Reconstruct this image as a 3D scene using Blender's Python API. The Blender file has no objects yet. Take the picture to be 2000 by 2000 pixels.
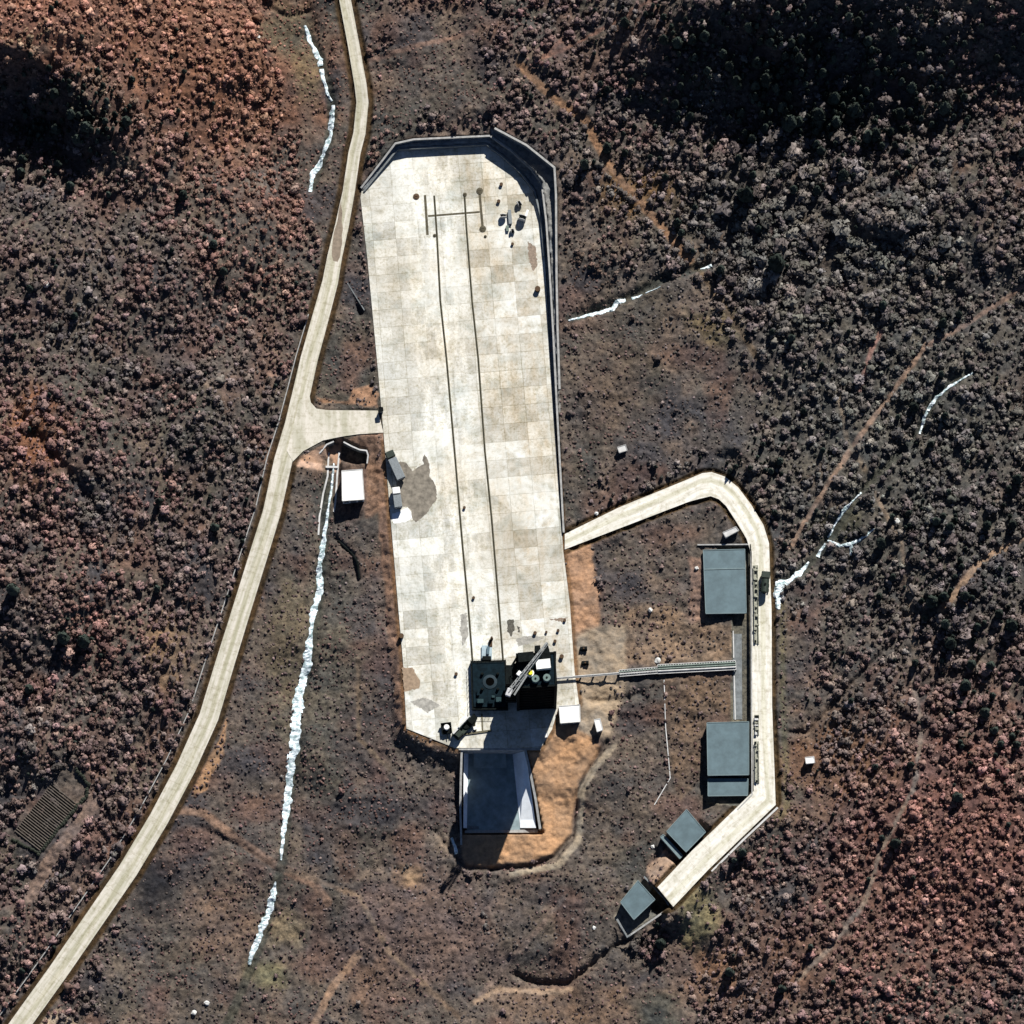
import bpy, bmesh, math, random
import numpy as np
from mathutils import Vector, Matrix
random.seed(7); RNG = np.random.default_rng(7)
S = bpy.context.scene
COL = S.collection
# ------------------------------------------------------------------ camera, sky, sun
TH = math.radians(14.0); D = 1400.0; TT = 150.0 / D
cam_d = bpy.data.cameras.new("camera"); cam = bpy.data.objects.new("camera", cam_d); COL.objects.link(cam)
CP = Vector((0, -D*math.sin(TH), D*math.cos(TH)))
cam.location = CP; cam.rotation_euler = (TH, 0, 0)
cam_d.angle = 2*math.atan(TT); cam_d.clip_start = 10; cam_d.clip_end = 20000
S.camera = cam
S.render.resolution_x = 1024; S.render.resolution_y = 1024
S.view_settings.view_transform = 'Standard'; S.view_settings.look = 'None'
S.view_settings.exposure = 0.85; S.view_settings.gamma = 1.0
SX, SY = 0.36, 0.93; EL = math.radians(37)
w = bpy.data.worlds.new("World"); S.world = w; w.use_nodes = True
nt = w.node_tree; bg = nt.nodes["Background"]
sky = nt.nodes.new("ShaderNodeTexSky"); sky.sky_type = 'NISHITA'; sky.sun_disc = False
sky.sun_elevation = EL; sky.sun_rotation = math.atan2(SX, SY); sky.air_density = 0.42; sky.dust_density = 0.1; sky.altitude = 1500
nt.links.new(sky.outputs[0], bg.inputs[0]); bg.inputs[1].default_value = 0.06
sd_ = bpy.data.lights.new("sun", 'SUN'); sd_.energy = 5.0; sd_.angle = math.radians(0.5); sd_.color = (1, 0.965, 0.91)
so = bpy.data.objects.new("sun", sd_); COL.objects.link(so)
sv = Vector((SX*math.cos(EL), SY*math.cos(EL), math.sin(EL)))
so.rotation_euler = (sv).to_track_quat('Z', 'Y').to_euler(); so.location = (60, 160, 200)

# ------------------------------------------------------------------ helpers
def W(px, py, z=0.0):
    d = Vector((0, math.sin(TH), -math.cos(TH))) + Vector((1, 0, 0))*((px-1000)/1000*TT) + Vector((0, math.cos(TH), math.sin(TH)))*((1000-py)/1000*TT)
    s = (z-CP.z)/d.z
    return CP + d*s
def plan_px(x, y, z=0.0):
    vx = x; vy = y-CP.y; vz = z-CP.z
    dep = vy*math.sin(TH) - vz*math.cos(TH)
    up = vy*math.cos(TH) + vz*math.sin(TH)
    return 1000+vx/dep/TT*1000, 1000-up/dep/TT*1000
def poly_w(pts, z=0.0):
    return np.array([[W(p[0], p[1], (p[2] if len(p) > 2 else z)).x, W(p[0], p[1], (p[2] if len(p) > 2 else z)).y] for p in pts])
def seg_dist(X, Y, P, closed=False):
    """distance to polyline and param index (float) of nearest point"""
    best = np.full(X.shape, 1e9); par = np.zeros(X.shape)
    n = len(P); m = n if closed else n-1
    for i in range(m):
        a = P[i]; b = P[(i+1) % n]; d = b-a; L = max(d @ d, 1e-9)
        t = np.clip(((X-a[0])*d[0]+(Y-a[1])*d[1])/L, 0, 1)
        dd = np.hypot(X-a[0]-t*d[0], Y-a[1]-t*d[1])
        k = dd < best
        best = np.where(k, dd, best); par = np.where(k, i+t, par)
    return best, par
def inside(X, Y, P):
    r = np.zeros(X.shape, bool); n = len(P)
    for i in range(n):
        x1, y1 = P[i]; x2, y2 = P[(i+1) % n]
        if y1 == y2: continue
        c = ((y1 > Y) != (y2 > Y)) & (X < (x2-x1)*(Y-y1)/(y2-y1)+x1)
        r ^= c
    return r
def sdf(X, Y, P):
    d, _ = seg_dist(X, Y, P, True)
    return np.where(inside(X, Y, P), -d, d)
def sstep(a, b, x):
    t = np.clip((x-a)/(b-a), 0, 1); return t*t*(3-2*t)
def vnoise(X, Y, sc, seed):
    r = np.random.default_rng(seed); G = r.random((256, 256))
    u = X/sc+100.3; v = Y/sc+100.7
    i = np.floor(u).astype(int); j = np.floor(v).astype(int); fu = u-i; fv = v-j
    fu = fu*fu*(3-2*fu); fv = fv*fv*(3-2*fv)
    g = lambda a, b: G[a % 256, b % 256]
    return (g(i, j)*(1-fu)+g(i+1, j)*fu)*(1-fv)+(g(i, j+1)*(1-fu)+g(i+1, j+1)*fu)*fv

# ------------------------------------------------------------------ materials
MATS = {}
def mat(name, col, rough=0.85, metal=0.0, var=0.0, vscale=1.0, col2=None, bump=0.0, spec=0.3):
    if name in MATS: return MATS[name]
    m = bpy.data.materials.new(name); m.use_nodes = True; n = m.node_tree; b = n.nodes["Principled BSDF"]
    b.inputs["Roughness"].default_value = rough; b.inputs["Metallic"].default_value = metal
    b.inputs["Specular IOR Level"].default_value = spec
    tc = n.nodes.new("ShaderNodeTexCoord"); no = n.nodes.new("ShaderNodeTexNoise")
    no.inputs["Scale"].default_value = vscale; no.inputs["Detail"].default_value = 5; no.inputs["Roughness"].default_value = 0.65
    n.links.new(tc.outputs["Object"], no.inputs["Vector"])
    cr = n.nodes.new("ShaderNodeValToRGB")
    c2 = col2 if col2 else tuple(c*(1-var) for c in col); c1 = tuple(min(1, c*(1+var*0.5)) for c in col)
    cr.color_ramp.elements[0].color = (*c2, 1); cr.color_ramp.elements[1].color = (*c1, 1)
    cr.color_ramp.elements[0].position = 0.35; cr.color_ramp.elements[1].position = 0.65
    n.links.new(no.outputs[0], cr.inputs[0]); n.links.new(cr.outputs[0], b.inputs["Base Color"])
    if bump:
        bp = n.nodes.new("ShaderNodeBump"); bp.inputs["Strength"].default_value = bump; bp.inputs["Distance"].default_value = 0.1
        n.links.new(no.outputs[0], bp.inputs["Height"]); n.links.new(bp.outputs[0], b.inputs["Normal"])
    MATS[name] = m
    return m
def mixrgb(n, mode, fac, a, b):
    x = n.nodes.new("ShaderNodeMix"); x.data_type = 'RGBA'; x.blend_type = mode
    for k, v in ((0, fac), (6, a), (7, b)):
        if hasattr(v, 'links'): n.links.new(v, x.inputs[k])
        else: x.inputs[k].default_value = v if k == 0 else (*v, 1)
    return x.outputs[2]
def ramp(n, src, p0, p1, c0=(0, 0, 0), c1=(1, 1, 1)):
    r = n.nodes.new("ShaderNodeValToRGB"); e = r.color_ramp.elements
    e[0].position = p0; e[1].position = p1; e[0].color = (*c0, 1); e[1].color = (*c1, 1)
    n.links.new(src, r.inputs[0]); return r.outputs[0]
def noise(n, vec, sc, det=4, ro=0.6):
    no = n.nodes.new("ShaderNodeTexNoise"); no.inputs["Scale"].default_value = sc; no.inputs["Detail"].default_value = det
    no.inputs["Roughness"].default_value = ro; n.links.new(vec, no.inputs["Vector"]); return no.outputs[0]
def attr_mat(name, use_obj=False, rough=0.95):
    m = bpy.data.materials.new(name); m.use_nodes = True; n = m.node_tree; b = n.nodes["Principled BSDF"]
    b.inputs["Roughness"].default_value = rough; b.inputs["Specular IOR Level"].default_value = 0.1
    if use_obj:
        a = n.nodes.new("ShaderNodeObjectInfo"); src = a.outputs["Color"]
    else:
        a = n.nodes.new("ShaderNodeAttribute"); a.attribute_name = "col"; src = a.outputs["Color"]
    tc = n.nodes.new("ShaderNodeTexCoord")
    f = ramp(n, noise(n, tc.outputs["Object"], 1.6, 4), 0.3, 0.7, (0.62, 0.62, 0.62), (1.35, 1.35, 1.35))
    n.links.new(mixrgb(n, 'MULTIPLY', 1.0, src, f), b.inputs["Base Color"])
    return m
M_TREE = attr_mat("winter twigs"); M_TREEO = attr_mat("winter twigs single", True)
# ground
def ground_mat():
    m = bpy.data.materials.new("soil and dry grass"); m.use_nodes = True; n = m.node_tree; b = n.nodes["Principled BSDF"]
    b.inputs["Roughness"].default_value = 1; b.inputs["Specular IOR Level"].default_value = 0.05
    a = n.nodes.new("ShaderNodeAttribute"); a.attribute_name = "col"
    g = n.nodes.new("ShaderNodeNewGeometry"); P = g.outputs["Position"]
    f1 = ramp(n, noise(n, P, 0.75, 7, 0.75), 0.36, 0.66, (0.42, 0.43, 0.46), (1.7, 1.62, 1.55))
    f2 = ramp(n, noise(n, P, 0.12, 4, 0.6), 0.35, 0.65, (0.78, 0.82, 0.9), (1.22, 1.12, 1.02))
    c = mixrgb(n, 'MULTIPLY', ramp(n, a.outputs["Fac"], .10, .20, (1, 1, 1), (.4, .4, .4)), a.outputs["Color"], f1); c = mixrgb(n, 'MULTIPLY', 1.0, c, f2)
    n.links.new(c, b.inputs["Base Color"])
    bp = n.nodes.new("ShaderNodeBump"); bp.inputs["Strength"].default_value = 0.7; bp.inputs["Distance"].default_value = 0.25
    n.links.new(noise(n, P, 1.6, 6, 0.7), bp.inputs["Height"]); n.links.new(bp.outputs[0], b.inputs["Normal"])
    return m
M_GROUND = ground_mat()
_pc = W(890, 800); _r = -math.atan2(43*0.15, 500*0.15/math.cos(TH)); padc = _pc.x*math.cos(_r)-_pc.y*math.sin(_r)
PADROT = math.atan2(43*0.15, 500*0.15/math.cos(TH))
def pad_mat():
    m = bpy.data.materials.new("pad concrete slabs"); m.use_nodes = True; n = m.node_tree; b = n.nodes["Principled BSDF"]
    b.inputs["Roughness"].default_value = 0.9; b.inputs["Specular IOR Level"].default_value = 0.2
    tc = n.nodes.new("ShaderNodeTexCoord"); mp = n.nodes.new("ShaderNodeMapping")
    mp.inputs["Rotation"].default_value = (0, 0, -PADROT); nz = n.nodes.new("ShaderNodeTexNoise"); nz.inputs["Scale"].default_value = 0.35; nz.inputs["Detail"].default_value = 3; n.links.new(tc.outputs["Object"], nz.inputs["Vector"])
    va = n.nodes.new("ShaderNodeVectorMath"); va.operation = 'MULTIPLY_ADD'; n.links.new(nz.outputs["Color"], va.inputs[0]); va.inputs[1].default_value = (.35, .35, 0); n.links.new(tc.outputs["Object"], va.inputs[2])
    n.links.new(va.outputs[0], mp.inputs["Vector"])
    V = mp.outputs[0]
    def brick(w_, h_, mort, c1, c2, cm, off=0.0, bias=0.0):
        k = n.nodes.new("ShaderNodeTexBrick"); k.offset = off; k.squash = 1
        k.inputs["Scale"].default_value = 1; k.inputs["Mortar Size"].default_value = mort; k.inputs["Mortar Smooth"].default_value = 0.4
        k.inputs["Brick Width"].default_value = w_; k.inputs["Row Height"].default_value = h_; k.inputs["Bias"].default_value = bias
        k.inputs["Color1"].default_value = (*c1, 1); k.inputs["Color2"].default_value = (*c2, 1); k.inputs["Mortar"].default_value = (*cm, 1)
        n.links.new(V, k.inputs["Vector"]); return k.outputs["Color"]
    A = brick(6.8, 5.4, 0.10, (0.61, 0.61, 0.575), (0.46, 0.465, 0.445), (0.34, 0.33, 0.28))
    B = brick(3.4, 2.7, 0.05, (1.08, 1.07, 1.05), (0.90, 0.90, 0.89), (0.86, 0.85, 0.79), 0.0)
    c = mixrgb(n, 'MULTIPLY', 1.0, A, B)
    P = tc.outputs["Object"]
    sv_ = n.nodes.new("ShaderNodeSeparateXYZ"); n.links.new(mp.outputs[0], sv_.inputs[0])
    cx_ = padc
    def band(a_, b_):
        q_ = n.nodes.new("ShaderNodeMapRange"); q_.interpolation_type = 'SMOOTHSTEP'; q_.inputs[1].default_value = a_; q_.inputs[2].default_value = b_; n.links.new(sv_.outputs[0], q_.inputs[0]); return q_.outputs[0]
    def mul(a_, b_):
        q_ = n.nodes.new("ShaderNodeMath"); q_.operation = 'MULTIPLY'; n.links.new(a_, q_.inputs[0]); n.links.new(b_, q_.inputs[1]); return q_.outputs[0]
    ms_ = n.nodes.new("ShaderNodeMapping"); ms_.inputs["Scale"].default_value = (1, .22, 1); n.links.new(mp.outputs[0], ms_.inputs["Vector"])
    c = mixrgb(n, 'MULTIPLY', mul(band(cx_+1, cx_+12), ramp(n, noise(n, ms_.outputs[0], .35, 6, .7), .38, .62)), c, (0.90, 0.82, 0.72))
    wm = mul(mul(band(cx_-13, cx_-8), band(cx_+9, cx_+2)), ramp(n, noise(n, ms_.outputs[0], .28, 6, .7), .40, .60))
    c = mixrgb(n, 'MIX', wm, c, (0.74, 0.74, 0.70))
    # weathering: brown and grey stains, paler worn patches
    s1 = ramp(n, noise(n, P, 0.05, 3, 0.5), 0.38, 0.66)
    c = mixrgb(n, 'MULTIPLY', s1, c, (0.86, 0.79, 0.70))
    s2 = ramp(n, noise(n, P, 0.30, 6, 0.72), 0.45, 0.68)
    c = mixrgb(n, 'MULTIPLY', s2, c, (0.70, 0.68, 0.61))
    s6 = ramp(n, noise(n, P, 0.10, 5, 0.6), 0.50, 0.64)
    c = mixrgb(n, 'MULTIPLY', s6, c, (0.76, 0.82, 0.85))
    s3 = ramp(n, noise(n, P, 1.3, 5, 0.75), 0.47, 0.66)
    c = mixrgb(n, 'MULTIPLY', s3, c, (0.66, 0.63, 0.54))
    s5 = ramp(n, noise(n, P, 0.62, 4, 0.7), 0.56, 0.70)
    c = mixrgb(n, 'MULTIPLY', s5, c, (0.72, 0.70, 0.60))
    mp2 = n.nodes.new("ShaderNodeMapping"); mp2.inputs["Location"].default_value = (31, 7, 0); n.links.new(P, mp2.inputs["Vector"])
    s4 = ramp(n, noise(n, mp2.outputs[0], 0.035, 3, 0.5), 0.38, 0.56)
    bw = brick(6.8, 5.4, 0.0, (1, 1, 1), (0, 0, 0), (.5, .5, .5))
    nw = ramp(n, noise(n, P, 0.33, 6, 0.72), 0.36, 0.62)
    sp = mixrgb(n, 'MULTIPLY', 1.0, ramp(n, bw, 0.1, 0.9, (.15, .15, .15), (1, 1, 1)), nw)
    sm = n.nodes.new("ShaderNodeMath"); sm.operation = 'MULTIPLY'; n.links.new(s4, sm.inputs[0]); n.links.new(sp, sm.inputs[1])
    c = mixrgb(n, 'MIX', sm.outputs[0], c, (0.62, 0.63, 0.60))
    n.links.new(c, b.inputs["Base Color"])
    return m
M_PAD = pad_mat()
def road_mat(name, c1, c2, cj, sx=0.5):
    m = bpy.data.materials.new(name); m.use_nodes = True; n = m.node_tree; b = n.nodes["Principled BSDF"]
    b.inputs["Roughness"].default_value = 0.92; b.inputs["Specular IOR Level"].default_value = 0.2
    uv = n.nodes.new("ShaderNodeUVMap"); uv.uv_map = "UVMap"
    mp = n.nodes.new("ShaderNodeMapping"); mp.inputs["Scale"].default_value = (sx, 0.03, 1); n.links.new(uv.outputs[0], mp.inputs["Vector"])
    s = ramp(n, noise(n, mp.outputs[0], 2.0, 5, 0.65), 0.40, 0.62)
    c = mixrgb(n, 'MIX', s, c1, c2)
    su = n.nodes.new("ShaderNodeSeparateXYZ"); n.links.new(uv.outputs[0], su.inputs[0])
    def br(a_, b_):
        q_ = n.nodes.new("ShaderNodeMapRange"); q_.interpolation_type = 'SMOOTHSTEP'; q_.inputs[1].default_value = a_; q_.inputs[2].default_value = b_; n.links.new(su.outputs[0], q_.inputs[0]); return q_.outputs[0]
    mm = n.nodes.new("ShaderNodeMath"); mm.operation = 'MULTIPLY'; n.links.new(br(1.5, 2.1), mm.inputs[0]); n.links.new(br(3.5, 2.9), mm.inputs[1])
    c = mixrgb(n, 'MULTIPLY', mm.outputs[0], c, (.84, .84, .76))
    g = n.nodes.new("ShaderNodeNewGeometry")
    s2 = ramp(n, noise(n, g.outputs["Position"], 0.7, 6, 0.7), 0.48, 0.72)
    c = mixrgb(n, 'MULTIPLY', s2, c, (0.66, 0.64, 0.56))
    sx_ = n.nodes.new("ShaderNodeSeparateXYZ"); n.links.new(uv.outputs[0], sx_.inputs[0])
    md = n.nodes.new("ShaderNodeMath"); md.operation = 'MODULO'; md.inputs[1].default_value = 6.0; n.links.new(sx_.outputs[1], md.inputs[0])
    lt = n.nodes.new("ShaderNodeMath"); lt.operation = 'LESS_THAN'; lt.inputs[1].default_value = 0.12; n.links.new(md.outputs[0], lt.inputs[0])
    c = mixrgb(n, 'MULTIPLY', lt.outputs[0], c, cj)
    n.links.new(c, b.inputs["Base Color"])
    return m
M_ROAD = road_mat("road concrete", (0.53, 0.50, 0.44), (0.37, 0.355, 0.28), (0.8, 0.78, 0.74))
M_ROADE = road_mat("clean road concrete", (0.66, 0.64, 0.59), (0.48, 0.46, 0.39), (0.85, 0.83, 0.8), 0.35)
M_CONC = mat("weathered concrete", (0.30, 0.30, 0.29), var=0.3, vscale=0.8)
M_CONCL = mat("pale concrete", (0.46, 0.46, 0.45), var=0.2, vscale=0.6)
M_CONCD = mat("damp concrete", (0.15, 0.165, 0.17), var=0.35, vscale=0.7)
M_WHITE = mat("white painted roofing", (0.72, 0.72, 0.69), var=0.18, vscale=0.5)
M_WALL = mat("pale render", (0.55, 0.54, 0.50), var=0.15, vscale=0.8)
M_ROOF = mat("blue grey roof sheet", (0.082, 0.125, 0.142), rough=0.6, var=0.22, vscale=0.35)
M_ROOFT = mat("roof edging", (0.13, 0.18, 0.19), rough=0.6, var=0.15, vscale=0.8)
M_BWALL = mat("grey rendered wall", (0.16, 0.17, 0.165), var=0.2, vscale=0.6)
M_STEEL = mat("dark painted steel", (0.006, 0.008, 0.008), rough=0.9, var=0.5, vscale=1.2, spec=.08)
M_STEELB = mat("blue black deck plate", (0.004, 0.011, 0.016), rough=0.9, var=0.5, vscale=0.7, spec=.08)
M_STEELG = mat("grey steel", (0.20, 0.21, 0.21), rough=0.5, var=0.3, vscale=1.5)
M_RAIL = mat("rusty rail steel", (0.10, 0.09, 0.055), rough=0.7, var=0.4, vscale=0.8)
M_GROOVE = mat("dark rail slot", (0.075, 0.065, 0.04), var=0.4, vscale=0.7)
M_RUST = mat("rust brown steel", (0.07, 0.04, 0.02), var=0.4, vscale=3)
M_YEL = mat("yellow paint", (0.9, 0.75, 0.03), rough=0.5, var=0.05)
M_GLASS = mat("dark window glass", (0.01, 0.015, 0.02), rough=0.1, spec=0.6)
M_TYRE = mat("black rubber", (0.01, 0.01, 0.01), rough=0.9)
M_TRUCK = mat("dark green vehicle paint", (0.02, 0.03, 0.022), rough=0.5, var=0.3, vscale=2)
M_TRUCKG = mat("grey tarp", (0.17, 0.19, 0.20), rough=0.8, var=0.25, vscale=2)
M_ROCK = mat("pale rock", (0.5, 0.5, 0.48), var=0.35, vscale=2.5)
M_BROWN = mat("brown grey film", (0.18, 0.16, 0.13), var=0.45, vscale=0.6, bump=.2)
M_DOOR = mat("grey door", (0.12, 0.13, 0.14), rough=0.5)
M_OLIVE = mat("olive grey steel", (0.27, 0.27, 0.215), rough=0.8, var=0.5, vscale=2)
M_GREEN = mat("grey green steel", (0.13, 0.17, 0.145), rough=0.6, var=0.35, vscale=2)

def tag(o, label=None, cat=None, group=None, kind=None):
    if label: o["label"] = label
    if cat: o["category"] = cat
    if group: o["group"] = group
    if kind: o["kind"] = kind
    return o
def empty(name, loc, label, cat, group=None, rz=0):
    o = bpy.data.objects.new(name, None); COL.objects.link(o); o.location = loc; o.rotation_euler = (0, 0, rz)
    o.empty_display_size = 0.5
    return tag(o, label, cat, group)
def finish(name, bm, m, parent=None, smooth=False, normals=True):
    me = bpy.data.meshes.new(name)
    if normals: bmesh.ops.recalc_face_normals(bm, faces=bm.faces[:])
    bm.to_mesh(me); bm.free()
    me.materials.append(m)
    if smooth:
        for p in me.polygons: p.use_smooth = True
    o = bpy.data.objects.new(name, me); COL.objects.link(o)
    if parent: o.parent = parent
    return o
def NB(): return bmesh.new()
def box(bm, c, s, rz=0.0, rx=0.0, ry=0.0, bev=0.0):
    r = bmesh.ops.create_cube(bm, size=1.0)
    mtx = Matrix.Translation(c) @ Matrix.Rotation(rz, 4, 'Z') @ Matrix.Rotation(ry, 4, 'Y') @ Matrix.Rotation(rx, 4, 'X') @ Matrix.Diagonal((*s, 1))
    bmesh.ops.transform(bm, matrix=mtx, verts=r['verts'])
    if bev:
        es = {e for v in r['verts'] for e in v.link_edges}
        bmesh.ops.bevel(bm, geom=list(es), offset=bev, segments=1, affect='EDGES')
def beam(bm, a, b, w_=0.2, h_=None):
    a = Vector(a); b = Vector(b); d = b-a; L = d.length
    if L < 1e-6: return
    q = d.to_track_quat('X', 'Z')
    r = bmesh.ops.create_cube(bm, size=1.0)
    mtx = Matrix.Translation((a+b)/2) @ q.to_matrix().to_4x4() @ Matrix.Diagonal((L, w_, h_ or w_, 1))
    bmesh.ops.transform(bm, matrix=mtx, verts=r['verts'])
def tube(bm, a, b, r1, r2=None, seg=10):
    a = Vector(a); b = Vector(b); d = b-a
    q = d.to_track_quat('Z', 'Y')
    r = bmesh.ops.create_cone(bm, cap_ends=True, segments=seg, radius1=r1, radius2=r1 if r2 is None else r2, depth=d.length)
    bmesh.ops.transform(bm, matrix=Matrix.Translation((a+b)/2) @ q.to_matrix().to_4x4(), verts=r['verts'])
def prism(bm, pts, z0, z1):
    """pts: xy list; z0,z1 scalars or lists"""
    n = len(pts); z0 = z0 if hasattr(z0, '__len__') else [z0]*n; z1 = z1 if hasattr(z1, '__len__') else [z1]*n
    lo = [bm.verts.new((p[0], p[1], z0[i])) for i, p in enumerate(pts)]
    hi = [bm.verts.new((p[0], p[1], z1[i])) for i, p in enumerate(pts)]
    bm.faces.new(hi); bm.faces.new(lo[::-1])
    for i in range(n): bm.faces.new((lo[i], lo[(i+1) % n], hi[(i+1) % n], hi[i]))
def offs(P, off):
    """offset open polyline sideways (left positive) in world xy"""
    out = []
    for i in range(len(P)):
        a = P[max(i-1, 0)]; b = P[min(i+1, len(P)-1)]
        if i in (0, len(P)-1):
            d = b-a; d = d/np.linalg.norm(d); nn = np.array([-d[1], d[0]]); out.append(P[i]+nn*off)
        else:
            d1 = (P[i]-a)/np.linalg.norm(P[i]-a); d2 = (b-P[i])/np.linalg.norm(b-P[i])
            n1 = np.array([-d1[1], d1[0]]); n2 = np.array([-d2[1], d2[0]]); nn = n1+n2; nn /= np.linalg.norm(nn)
            out.append(P[i]+nn*off/max(0.4, nn @ n1))
    return np.array(out)
def resample(pts, step):
    P = np.array(pts, float); out = [P[0]]
    for i in range(len(P)-1):
        L = np.linalg.norm(P[i+1]-P[i]); k = max(1, int(L/step))
        for j in range(1, k+1): out.append(P[i]+(P[i+1]-P[i])*j/k)
    return np.array(out)

# ------------------------------------------------------------------ plan of the place (photo pixels -> ground)
PAD = [(707, 370), (772, 297), (800, 290), (952, 285), (985, 310), (1012, 338), (1040, 372), (1056, 420), (1062, 459), (1067, 560), (1074, 700),
       (1087, 880), (1100, 1075), (1113, 1180), (1122, 1310), (1131, 1375), (1090, 1384), (1078, 1425), (1056, 1461), (889, 1461), (794, 1423),
       (787, 1290), (779, 1200), (761, 990), (749, 845), (736, 700), (718, 510), (704, 385)]
MAIN = [(655, -260, 26), (658, -120, 24), (674, 0, 23), (691, 90, 23), (704, 165, 24), (708, 200, 24), (702, 260, 24), (692, 300, 24), (681, 375, 24), (668, 440, 27), (654, 500, 29),
        (645, 550, 31), (626, 620, 33), (604, 700, 34), (588, 770, 35), (574, 830, 36), (553, 900, 36), (531, 1000, 35), (500, 1100, 36), (469, 1200, 36), (438, 1300, 37),
        (408, 1400, 38), (363, 1500, 38), (310, 1600, 38), (250, 1700, 38), (181, 1800, 38), (112, 1900, 38), (40, 2000, 38), (-80, 2170, 38), (-200, 2330, 38)]
MAINZ = np.interp(np.arange(len(MAIN)), [0, 5, 9, 16, 29], [4, 1.5, 0.0, -0.3, -9.0])
EO = [(1103, 1043), (1209, 991), (1339, 938), (1372, 924), (1390, 922), (1416, 931), (1442, 952), (1468, 987), (1491, 1025), (1502, 1061), (1504, 1118), (1507, 1190), (1508, 1380), (1515, 1572), (1383, 1699), (1315, 1771)]
EI = [(1103, 1073), (1220, 1028), (1345, 980), (1367, 974), (1388, 969), (1404, 975), (1418, 988), (1440, 1022), (1458, 1052), (1466, 1077), (1468, 1118), (1468, 1190), (1469, 1380), (1472, 1545), (1350, 1663), (1284, 1733)]
EZ = np.interp(np.arange(len(EO)), [0, 3, 8, 15], [0.05, 1.0, 1.2, 1.2])
SPUR = [(560, 880), (568, 850), (585, 782), (604, 770), (607, 786), (618, 798), (640, 801), (738, 802), (749, 845), (700, 848), (665, 853), (631, 860), (592, 881), (572, 901)]
PADW = poly_w(PAD)
MAINW = np.array([[W(p[0], p[1], z).x, W(p[0], p[1], z).y] for p, z in zip(MAIN, MAINZ)])
MAINH = np.array([p[2]*0.15/2 for p in MAIN])
EOW = np.array([[W(p[0], p[1], z).x, W(p[0], p[1], z).y] for p, z in zip(EO, EZ)])
EIW = np.array([[W(p[0], p[1], z).x, W(p[0], p[1], z).y] for p, z in zip(EI, EZ)])
ECW = (EOW+EIW)/2; EHW = np.linalg.norm(EOW-EIW, axis=1)/2
EPOLY = np.vstack([EOW, EIW[::-1]])
SPURW = poly_w(SPUR, -0.15)
TRENCH = [(905, 1461), (1022, 1461), (1036, 1520), (1058, 1624), (903, 1624)]
BASIN = [(1400, 1070), (1462, 1066), (1465, 1120), (1465, 1552), (1440, 1575), (1384, 1568), (1384, 1530), (1428, 1500), (1430, 1206), (1400, 1190)]
FH = -1.2   # basin floor
# retaining walls: (px, py, top height)
UW = [(705, 367, 0.7), (740, 322, 2.2), (772, 280, 3.5), (808, 272, 3.5), (957, 265, 3.5), (1002, 296, 3.6), (1038, 330, 3.6), (1058, 357, 3.5), (1067, 433, 3.2), (1074, 536, 2.8), (1080, 640, 2.4), (1088, 800, 1.7), (1101, 1040, 0.7)]
EWL = [(966, 250, 5.8), (1028, 283, 6.6), (1083, 327, 6.4), (1086, 381, 5.6), (1087, 536, 4.0), (1089, 640, 3.0), (1093, 760, 2.0)]
LW = [(711, 373, 0.5), (776, 291, 1.8), (950, 281, 1.8), (985, 307, 1.8), (1018, 338, 1.7), (1044, 372, 1.5), (1057, 425, 1.2), (1063, 500, 0.9)]
TW = poly_w(TRENCH, -4)
UWW = poly_w(UW); EWW = poly_w(EWL); LWW = poly_w(LW)

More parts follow.
